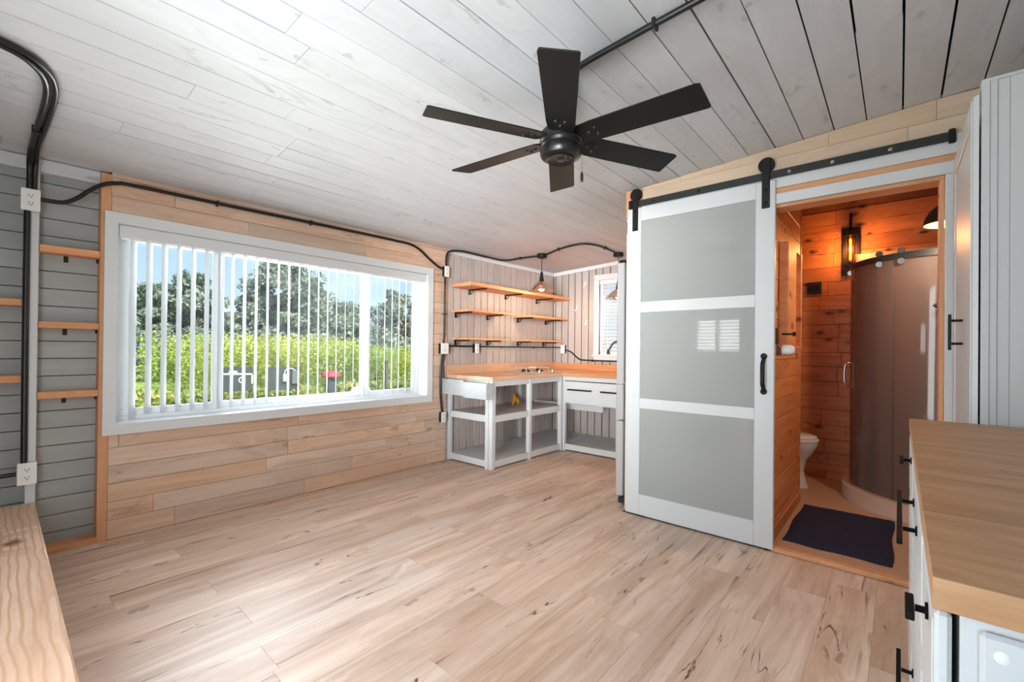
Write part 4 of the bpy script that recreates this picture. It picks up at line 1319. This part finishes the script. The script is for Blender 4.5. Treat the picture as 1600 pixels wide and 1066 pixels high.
# sconce
sc_ = thing('wall_sconce', (3.20, 4.885, 1.80), 'black caged wall sconce with glowing amber tube bulb', 'wall sconce')
sx, sy = 3.205, 4.885
MB().box(sx - .065, sx + .065, sy - .018, sy - .0005, 1.83, 2.24, .003).build('backplate', 'black_metal', sc_)
MB().lathe([(0, 0), (.020, 0), (.026, -.03), (.026, -.055), (.018, -.06), (0, -.06)], (sx, sy - .065, 2.215), 18).build('socket', 'black_satin', sc_, smooth=40)
MB().tube([(sx, sy - .018, 2.21), (sx, sy - .065, 2.205)], .012, 10).build('arm', 'black_metal', sc_)
MB().tube([(sx, sy - .065, 2.20), (sx, sy - .06, 2.30), (sx, sy - .02, 2.36)], .010, 10).build('feed_pipe', 'black_metal', sc_)
bt = MB().lathe([(.016, 0), (.030, -.02), (.032, -.05), (.032, -.20), (.024, -.225), (0, -.232)], (sx, sy - .065, 2.155), 22).build('bulb', 'amber_glass', sc_, smooth=60)
MB().tube([(sx - .004, sy - .065, 2.13), (sx - .004, sy - .065, 1.955)], .0038, 8).tube([(sx + .005, sy - .065, 2.13), (sx + .005, sy - .065, 1.955)], .0038, 8).build('filament', 'filament', bt)
for q in range(6):
    a = 2 * PI * q / 6
    MB().tube([(sx + .045 * math.cos(a), sy - .065 + .045 * math.sin(a), 2.165), (sx + .045 * math.cos(a), sy - .065 + .045 * math.sin(a), 1.90)], .0025, 6).build('cage_bar', 'black_metal', sc_)
MB().lathe([(.042, 0), (.048, 0), (.048, -.01), (.042, -.01), (.042, 0)], (sx, sy - .065, 1.905), 24).build('cage_ring', 'black_metal', sc_)
MB().lathe([(.042, 0), (.048, 0), (.048, -.01), (.042, -.01), (.042, 0)], (sx, sy - .065, 2.165), 24).build('cage_ring', 'black_metal', sc_)
add_light('sconce_light', 'POINT', (sx, sy - .12, 2.04), 9, (1, .42, .12), radius=.05)

# dome lamp
LX, LY, LZ = 3.745, 3.60, 1.905
dl = thing('dome_lamp', (LX, LY, 2.415), 'dark dome lamp with golden inside hanging beside the doorway jamb', 'pendant lamp')
MB().lathe([(.016, .130), (.05, .118), (.085, .085), (.108, .042), (.118, 0), (.113, 0), (.103, .040), (.081, .080), (.048, .111), (.016, .122)], (LX, LY, LZ), 32).build('shade', 'iron_grey', dl, smooth=60)
MB().lathe([(.110, .002), (.100, .040), (.079, .078), (.046, .108), (.0, .118)], (LX, LY, LZ), 32).build('inner_reflector', 'brass_inside', dl, smooth=60)
MB().lathe([(0, .11), (.018, .10), (.026, .07), (.022, .045), (0, .034)], (LX, LY, LZ), 18).build('bulb', 'bulb_lamp', dl, smooth=60)
MB().tube([(LX, LY, LZ + .12), (LX, LY, 2.40)], .009, 10).build('stem', 'iron_grey', dl)
MB().lathe([(0, 0), (.05, 0), (.05, .016), (0, .016)], (LX, LY, 2.398), 24).build('canopy', 'iron_grey', dl, smooth=40)
add_light('dome_light', 'POINT', (LX, LY, LZ + .012), 20, (1, .83, .62), radius=.03)

# dark square outlet on the back wall
bo = thing('wall_outlet', (2.93, 4.884, 1.73), 'dark square outlet cover on the cedar wall beside the sconce', 'outlet')
MB().box(2.885, 2.995, 4.874, 4.8845, 1.68, 1.79, .003).build('cover_plate', 'iron_grey', bo)
MB().box(2.90, 2.93, 4.870, 4.874, 1.71, 1.76, .002).box(2.945, 2.975, 4.870, 4.874, 1.71, 1.76, .002).build('receptacle', 'black_satin', bo)

# shallow wall box on the partition
wb = thing('wall_cabinet', (2.975, 3.48, 1.18), 'shallow pine wall cabinet on the cedar partition', 'cabinet')
MB().box(2.9535, 3.006, 3.225, 3.50, 1.180, 1.845, .003).build('door', 'cedar_bath_y', wb)
MB().box(2.9535, 3.000, 3.50, 3.70, 1.180, 1.195, .002).build('bottom', 'cedar_bath_y', wb)
MB().box(2.9535, 3.000, 3.50, 3.70, 1.830, 1.845, .002).build('top', 'cedar_bath_y', wb)
MB().box(2.9535, 3.006, 3.70, 3.735, 1.180, 1.845, .002).build('side', 'cedar_bath_y', wb)

# black towel bar and paper holder on the partition
tbx = thing('towel_bar', (2.98, 3.2, 1.2), 'black towel bar standing off the cedar partition', 'towel bar')
MB().tube([(2.99, 3.12, 1.262), (3.045, 3.14, 1.262)], .006, 8).build('arm', 'black_metal', tbx)
MB().box(2.953, 2.962, 3.10, 3.16, 1.15, 1.30, .002).build('wall_plate', 'black_metal', tbx)
MB().tube([(3.045, 3.13, 1.262), (3.06, 3.13, 1.262)], .014, 10).build('end_knob', 'black_metal', tbx)
ph = thing('paper_holder', (2.98, 3.12, 1.15), 'chrome holder with white roll on the cedar partition', 'paper holder')
MB().box(2.953, 2.975, 3.055, 3.125, 1.135, 1.20, .004).build('plate', 'chrome', ph)
MB().tube(smoothpath([(2.975, 3.10, 1.185), (3.0, 3.115, 1.18), (3.005, 3.12, 1.15), (2.99, 3.115, 1.125)], 4), .006, 8).build('lever', 'chrome', ph, smooth=60)
MB().lathe([(0, 0), (.028, 0), (.030, .005), (.028, .05), (.016, .066), (0, .068)], (2.99, 3.13, 1.168), 20, 'x').build('roll', 'porcelain', ph, smooth=40)

# ================================================================== WARDROBE AND DRESSER (right)
wd = thing('wardrobe', (3.98, 2.55, 0), 'tall white wardrobe with panelled door beside the bathroom doorway', 'wardrobe')
WX = 3.738
MB().box(WX + .016, 4.28, 2.214, 2.90, .06, 2.085, .002).build('carcass', 'white_paint', wd)
MB().box(WX, WX + .020, 2.200, 2.214, .0, 2.088, .001).build('side_stile', 'white_paint', wd)
MB().box(WX + .020, WX + .038, 2.205, 2.214, .0, 2.086, .0005).build('side_stile', 'white_paint', wd)
MB().box(WX + .038, WX + .0668, 2.211, 2.2135, .0, 2.086, .0004).build('side_panel', 'white_paint', wd)
MB().box(WX + .0682, 4.28, 2.211, 2.2135, .0, 2.086, .0004).build('side_panel', 'white_paint', wd)
MB().box(WX, 4.28, 2.20, 2.90, 2.085, 2.095, .002).build('top', 'white_paint', wd)
dr = MB()
x0, x1, y0, y1, z0, z1, bv = 3.7325, 3.7185, 2.203, 2.885, .08, 2.048, .03
dr.hexa([(x0, y0, z0), (x0, y1, z0), (x0, y1, z1), (x0, y0, z1), (x1, y0 + .004, z0 + .004), (x1, y1 - .004, z0 + .004), (x1, y1 - .004, z1 - .004), (x1, y0 + .004, z1 - .004)])
dro = dr.build('door', 'white_paint', wd, fixn=True)
for (a, b_, c, d_) in ((y0 + .008, y0 + .085, z0 + .01, z1 - .01), (y1 - .085, y1 - .008, z0 + .01, z1 - .01), (y0 + .085, y1 - .085, z1 - .09, z1 - .01), (y0 + .085, y1 - .085, z0 + .01, z0 + .09)):
    MB().box(3.7135, 3.7190, a, b_, c, d_, .002).build('frame_strip', 'white_paint', dro)
hh = MB().box(3.672, 3.682, 2.44, 2.452, 1.170, 1.310, .002).build('handle', 'black_metal', dro)
for zz in (1.195, 1.285):
    MB().tube([(3.677, 2.446, zz), (3.7135, 2.446, zz)], .005, 8).build('handle_post', 'black_metal', hh)

ds = thing('dresser', (3.8, 1.42, 0), 'white dresser with butcher block top in the right foreground', 'dresser')
DXF, DY0, DY1, DT = 3.557, .663, 2.185, .919
nb = 17
for i in range(nb):
    a = DY0 + (DY1 - DY0) * i / nb
    b_ = DY0 + (DY1 - DY0) * (i + 1) / nb
    cut = R.uniform(3.68, 3.95)
    MB().box(DXF, cut - .0002, a, b_ - .0002, DT - .034, DT, .0006).build('top_block', 'dresser_top', ds)
    MB().box(cut + .0002, 4.20, a, b_ - .0002, DT - .034, DT, .0006).build('top_block', 'dresser_top', ds)
MB().box(DXF + .022, 4.19, DY0 + .012, DY1 - .01, .05, DT - .034, .003).build('carcass', 'white_paint', ds)
sp = MB().box(DXF + .036, 4.18, DY0 + .003, DY0 + .012, .06, DT - .046, .004).build('side_panel', 'white_paint', ds)
MB().lathe([(0, -.001), (.005, -.001), (.0065, 0)], (DXF + .052, DY0 + .003, DT - .066), 20, 'y').build('plug', 'white_plastic', sp, smooth=50)
MB().box(DXF + .03, 4.18, DY0 + .03, DY1 - .03, 0, .05).build('plinth', 'white_paint', ds)
def dfront(y0, y1, z0, z1, handle):
    f = MB().box(DXF + .002, DXF + .016, y0, y1, z0, z1, .004).build('drawer_front', 'white_paint', ds)
    MB().box(DXF + .0005, DXF + .003, y0 + .02, y1 - .02, z0 + .018, z1 - .018, .001).build('raised_panel', 'white_paint', f)
    if handle:
        ya, yb, zz, xo = handle
        h = MB().box(xo - .0045, xo + .0045, ya, yb, zz - .0055, zz + .0055, .001).build('handle', 'handle_black', f)
        L_ = yb - ya
        for yy in ((ya + yb) / 2,) if L_ < .12 else (ya + L_ * .22, yb - L_ * .22):
            MB().tube([(xo + .005, yy, zz), (DXF + .001, yy, zz)], .0045, 8).build('handle_post', 'handle_black', h)
            MB().lathe([(0, 0), (.010, 0), (.010, -.003), (0, -.003)], (DXF + .0005, yy, zz), 12, 'x').build('handle_foot', 'handle_black', h)
Y1_, Y2_ = .97, 1.66
for (za, zb, hz) in ((.665, DT - .040, (.838, .800, .842)), (.365, .660, (None, .373 + .02, None)), (.065, .360, (None, None, None))):
    dfront(DY0 + .010, Y1_ - .002, za, zb, hz[0] and (.735, .792, hz[0], 3.540))
    dfront(Y1_ + .002, Y2_ - .002, za, zb, hz[1] and (1.13, 1.53, hz[1], 3.5305))
    dfront(Y2_ + .002, DY1 - .012, za, zb, hz[2] and (1.72, 1.80, hz[2], 3.535))

# ================================================================== GARDEN
GZ = -.35
ground = MB().box(-60, -.21, -30, 50, GZ - .3, GZ).build('ground', 'lawn')
st(ground, 'sunlit lawn outside the wide window', 'ground')
def rand_quads(mb, c, n, spread, size, upright=0.0, rng=R):
    for _ in range(n):
        while True:
            p = Vector((rng.uniform(-1, 1), rng.uniform(-1, 1), rng.uniform(-1, 1)))
            if p.length <= 1:
                break
        q = Vector((c[0] + p.x * spread[0], c[1] + p.y * spread[1], c[2] + p.z * spread[2]))
        a = Vector((rng.gauss(0, 1), rng.gauss(0, 1), rng.gauss(0, 1) + upright)).normalized()
        b_ = a.cross(Vector((rng.gauss(0, 1), rng.gauss(0, 1), rng.gauss(0, 1)))).normalized()
        s = size * rng.uniform(.6, 1.3)
        mb.add([q - a * s, q + b_ * s * .45, q + a * s, q - b_ * s * .45], [(0, 1, 2, 3)])
TR = random.Random(21)
def tree(name, x, y, top, w, label, mat='tree_leaf', clumps=34, low=.0, seed=1, open_=False):
    clumps = int(clumps * 1.35)
    rng = random.Random(seed)
    t = thing(name, (x, y, GZ), label, 'tree', 'trees beyond the weeds')
    h = top - GZ
    tk = MB()
    tk.tube(smoothpath([(x, y, GZ), (x + .1, y - .15, GZ + h * .35), (x - .1, y + .1, GZ + h * .75)], 4), [.28, .26, .25, .24, .22, .20, .18, .14, .10], 8)
    for i in range(6):
        a = rng.uniform(0, 2 * PI)
        z0 = GZ + h * rng.uniform(.35, .6)
        tk.tube([(x, y, z0), (x + math.cos(a) * w * .5, y + math.sin(a) * w * .5, z0 + h * rng.uniform(.1, .28))], [.10, .04], 6)
    tk.build('trunk', 'bark', t, smooth=60)
    mb = MB()
    for i in range(clumps):
        v = i / (clumps - 1)
        zz = GZ + h * (low + (1 - low) * (.08 + .86 * v))
        # crown radius profile
        rr = w * (.55 + .5 * math.sin(PI * min(1, .15 + .8 * v))) * (1.0 if v < .8 else .72 - .9 * (v - .8))
        a = rng.uniform(0, 2 * PI)
        q = math.sqrt(rng.uniform(0, 1)) * rr * 1.3
        cs = w * rng.uniform(.22, .4)
        rand_quads(mb, (x + q * math.cos(a) * .7, y + q * math.sin(a), zz), 110 if not open_ else 70, (cs, cs, cs * .7), .15, rng=rng)
    mb.build('foliage', mat, t)
TX = -24
tree('tree', TX - 1, 4.3, 3.7, 1.5, 'shorter dark tree at the left end of the window view', seed=3, clumps=46)
tree('tree', TX, 5.3, 4.25, 1.4, 'leafy oak in the left pane near the first blinds', seed=4, clumps=50)
tree('tree', TX + 1, 6.55, 4.8, 1.3, 'tall oak at the right of the left pane', seed=5, clumps=54)
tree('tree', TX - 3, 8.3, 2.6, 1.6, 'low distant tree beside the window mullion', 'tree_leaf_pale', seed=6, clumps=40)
tree('tree', TX, 9.75, 4.2, 1.1, 'oak flanking the tallest tree on its left', seed=7, clumps=46)
tree('tree', TX + 1, 11.0, 6.8, 1.7, 'tallest tree in the middle pane', seed=8, clumps=90)
tree('tree', TX - 1, 13.1, 4.9, 1.6, 'broad oak to the right of the tallest tree', seed=9, clumps=70)
tree('tree', TX, 15.1, 4.1, 1.4, 'oak behind the right window mullion', seed=10, clumps=56)
tree('tree', TX - 1, 17.2, 2.4, 1.7, 'low bushy tree at the left of the right pane', 'tree_leaf_pale', seed=11, clumps=44)
tree('tree', TX, 18.9, 5.3, 1.5, 'tall airy oak in the right pane', seed=12, clumps=60, open_=True)
tree('tree', TX, 21.4, 4.6, 1.7, 'oak at the right end of the window view', seed=13, clumps=56)
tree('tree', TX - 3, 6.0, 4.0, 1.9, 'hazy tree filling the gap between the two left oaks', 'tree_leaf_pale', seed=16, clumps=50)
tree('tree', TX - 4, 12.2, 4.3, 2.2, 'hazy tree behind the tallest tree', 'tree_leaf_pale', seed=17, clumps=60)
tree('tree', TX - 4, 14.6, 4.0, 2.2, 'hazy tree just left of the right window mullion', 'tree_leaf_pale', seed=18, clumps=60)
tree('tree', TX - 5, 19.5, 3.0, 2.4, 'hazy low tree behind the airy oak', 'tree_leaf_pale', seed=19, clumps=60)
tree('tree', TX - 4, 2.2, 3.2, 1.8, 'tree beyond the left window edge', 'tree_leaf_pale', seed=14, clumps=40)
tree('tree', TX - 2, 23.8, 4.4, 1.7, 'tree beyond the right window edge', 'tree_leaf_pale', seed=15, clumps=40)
# hedge of undergrowth below the trees
mb = MB()
for i in range(230):
    y = TR.uniform(0, 27)
    rand_quads(mb, (TX + 4 + TR.uniform(-1, 1), y, GZ + TR.uniform(.2, 1.9)), 34, (.8, .9, .6), .16, rng=TR)
tag(mb.build('undergrowth', 'tree_leaf'), 'dark undergrowth at the foot of the tree line', 'undergrowth', None, 'stuff')
# tall weeds
mb = MB(); ml = MB()
for i in range(2600):
    x = -10.4 - 9 * TR.random() ** 1.6
    y = TR.uniform(.8, 4) + (-x - 10) * .3 + TR.uniform(0, 9)
    hgt = (1.62 + TR.uniform(-.25, .25) - (.28 if y > 8.0 + (-x - 10) * .5 else 0)) * (1 + (-x - 10) * .012)
    lean = Vector((TR.uniform(-.12, .12), TR.uniform(-.12, .12), 1))
    base = Vector((x, y, GZ))
    for k in range(15):
        t = TR.uniform(.30, 1.0)
        p = base + lean * hgt * t
        a = TR.uniform(0, 2 * PI)
        s = .12 * TR.uniform(.6, 1.2) * (1.25 - .5 * t)
        d = Vector((math.cos(a), math.sin(a), TR.uniform(.2, 1.1))).normalized() * s
        e = d.cross(Vector((0, 0, 1))).normalized() * s * .32
        mb.add([p, p + d * .5 + e, p + d, p + d * .5 - e], [(0, 1, 2, 3)])
    tp = base + lean * hgt
    mb.add([base + Vector((.008, 0, 0)), base - Vector((.008, 0, 0)), tp], [(0, 1, 2)])
tag(mb.build('tall_weeds', 'weed_leaf'), 'bright yellow green tall weeds behind the lawn', 'weeds', None, 'stuff')
for i in range(1500):
    x = TR.uniform(-10.9, -9.6)
    y = TR.uniform(1.2, 12)
    rand_quads(ml, (x, y, GZ + .22 * TR.random()), 9, (.16, .16, .20), .085, .8, rng=TR)
tag(ml.build('low_weeds', 'weed_low'), 'low pale weeds along the lawn edge', 'weeds', None, 'stuff')
mb = MB()
for i in range(9000):
    x = TR.uniform(-9.9, -5.5)
    y = TR.uniform(.6, 12)
    p = Vector((x, y, GZ))
    hgt = TR.uniform(.05, .11)
    o = Vector((TR.uniform(-.03, .03), TR.uniform(-.03, .03), hgt))
    w_ = Vector((TR.uniform(-1, 1), TR.uniform(-1, 1), 0)).normalized() * .012
    mb.add([p - w_, p + w_, p + o], [(0, 1, 2)])
tag(mb.build('lawn_grass', 'lawn_blade'), 'short bright lawn grass under the window', 'grass', None, 'stuff')

# things standing in the garden
b1 = thing('board_panel', (-8.9, 3.95, GZ), 'dark board behind the white pipe in the garden', 'panel')
MB().box(-8.92, -8.88, 3.60, 4.30, .02, .63, .005).build('board', 'outside_black', b1)
for yy in (3.64, 4.26):
    MB().box(-8.96, -8.92, yy - .03, yy + .03, GZ, .63, .004).build('post', 'post_wood', b1)
b2 = thing('board_panel', (-8.8, 4.95, GZ), 'dark grey board with small white boxes in the garden', 'panel')
MB().box(-8.82, -8.78, 4.58, 5.42, .0, .60, .005).build('board', 'outside_black', b2)
for yy in (4.62, 5.38):
    MB().box(-8.86, -8.82, yy - .03, yy + .03, GZ, .60, .004).build('post', 'post_wood', b2)
MB().box(-8.78, -8.72, 4.98, 5.06, .22, .42, .008).build('meter_box', 'tarp_white', b2)
MB().box(-8.78, -8.70, 5.20, 5.38, .15, .50, .008).build('meter_box', 'grey_pipe', b2)
MB().tube(smoothpath([(-8.75, 5.02, .42), (-8.74, 5.03, .50), (-8.74, 5.10, .56), (-8.74, 5.22, .55), (-8.75, 5.29, .50)], 4), .014, 8).build('hose', 'tarp_white', b2, smooth=60)
pv = thing('standpipe', (-8.3, 3.9, GZ), 'white plastic standpipe with hose reel in the garden', 'pipe')
MB().tube([(-8.3, 3.40, .49), (-8.3, 4.06, .47), (-8.3, 4.08, .45), (-8.3, 4.08, .24)], .022, 8).build('pipe', 'tarp_white', pv, smooth=60)
MB().tube([(-8.3, 3.42, GZ), (-8.3, 3.42, .49)], .022, 8).build('upright', 'tarp_white', pv, smooth=60)
MB().lathe([(.055, -.01), (.075, -.01), (.075, .01), (.055, .01), (.055, -.01)], (-8.27, 3.85, .34), 20, 'x').build('reel', 'tarp_white', pv, smooth=60)
MB().box(-8.34, -8.26, 3.58, 3.76, .49, .56, .02).build('cover', 'tarp_white', pv)
mw = thing('lawn_mower', (-8.7, 6.2, GZ), 'red lidded lawn machine with arched handle standing in the weeds', 'lawn mower')
cy_ = 6.22
MB().lathe([(0, .10), (.12, .09), (.22, .05), (.25, 0), (.25, -.05), (.22, -.08), (0, -.08)], (-8.6, cy_, .37), 24).build('red_cover', 'outside_red', mw, smooth=40)
MB().box(-8.72, -8.48, cy_ - .13, cy_ + .13, -.15, .28, .03).build('engine_body', 'outside_black', mw)
for yy in (cy_ - .18, cy_ + .18):
    MB().lathe([(0, -.03), (.09, -.03), (.10, 0), (.09, .03), (0, .03)], (-8.6, yy, GZ + .105), 20, 'y').build('wheel', 'outside_red' if yy > cy_ else 'outside_black', mw, smooth=40)
MB().tube(smoothpath([(-8.6, cy_ - .22, .36), (-8.62, cy_ - .2, .55), (-8.63, cy_ - .1, .66), (-8.63, cy_ + .1, .66), (-8.62, cy_ + .2, .55), (-8.6, cy_ + .22, .36)], 5), .012, 8).build('handle', 'outside_black', mw, smooth=60)
MB().tube([(-8.6, cy_ + .13, -.1), (-8.6, cy_ + .18, GZ + .1)], .02, 8).tube([(-8.6, cy_ - .13, -.1), (-8.6, cy_ - .18, GZ + .1)], .02, 8).build('axle', 'grey_pipe', mw)
fp = thing('fence_post', (-9.1, 8.35, GZ), 'weathered wooden post standing in the right pane', 'post')
MB().box(-9.15, -9.05, 8.30, 8.40, GZ, .70, .01).build('shaft', 'post_wood', fp)
MB().add([(-9.15, 8.30, .70), (-9.05, 8.30, .70), (-9.05, 8.40, .70), (-9.15, 8.40, .70), (-9.1, 8.35, .74)], [(0, 1, 4), (1, 2, 4), (2, 3, 4), (3, 0, 4)]).build('cap', 'post_wood', fp)
rk = thing('tarp_heap', (-9.1, 7.55, GZ), 'low heap under a pale tarp behind the right mullion', 'tarp')
loft([oval(-9.1, 7.45, .3, .36, GZ + .0, 20), oval(-9.1, 7.45, .28, .33, GZ + .14, 20), oval(-9.1, 7.42, .2, .24, GZ + .24, 20), oval(-9.1, 7.4, .08, .1, GZ + .28, 20)]).build('cover', 'tarp_white', rk, smooth=60)
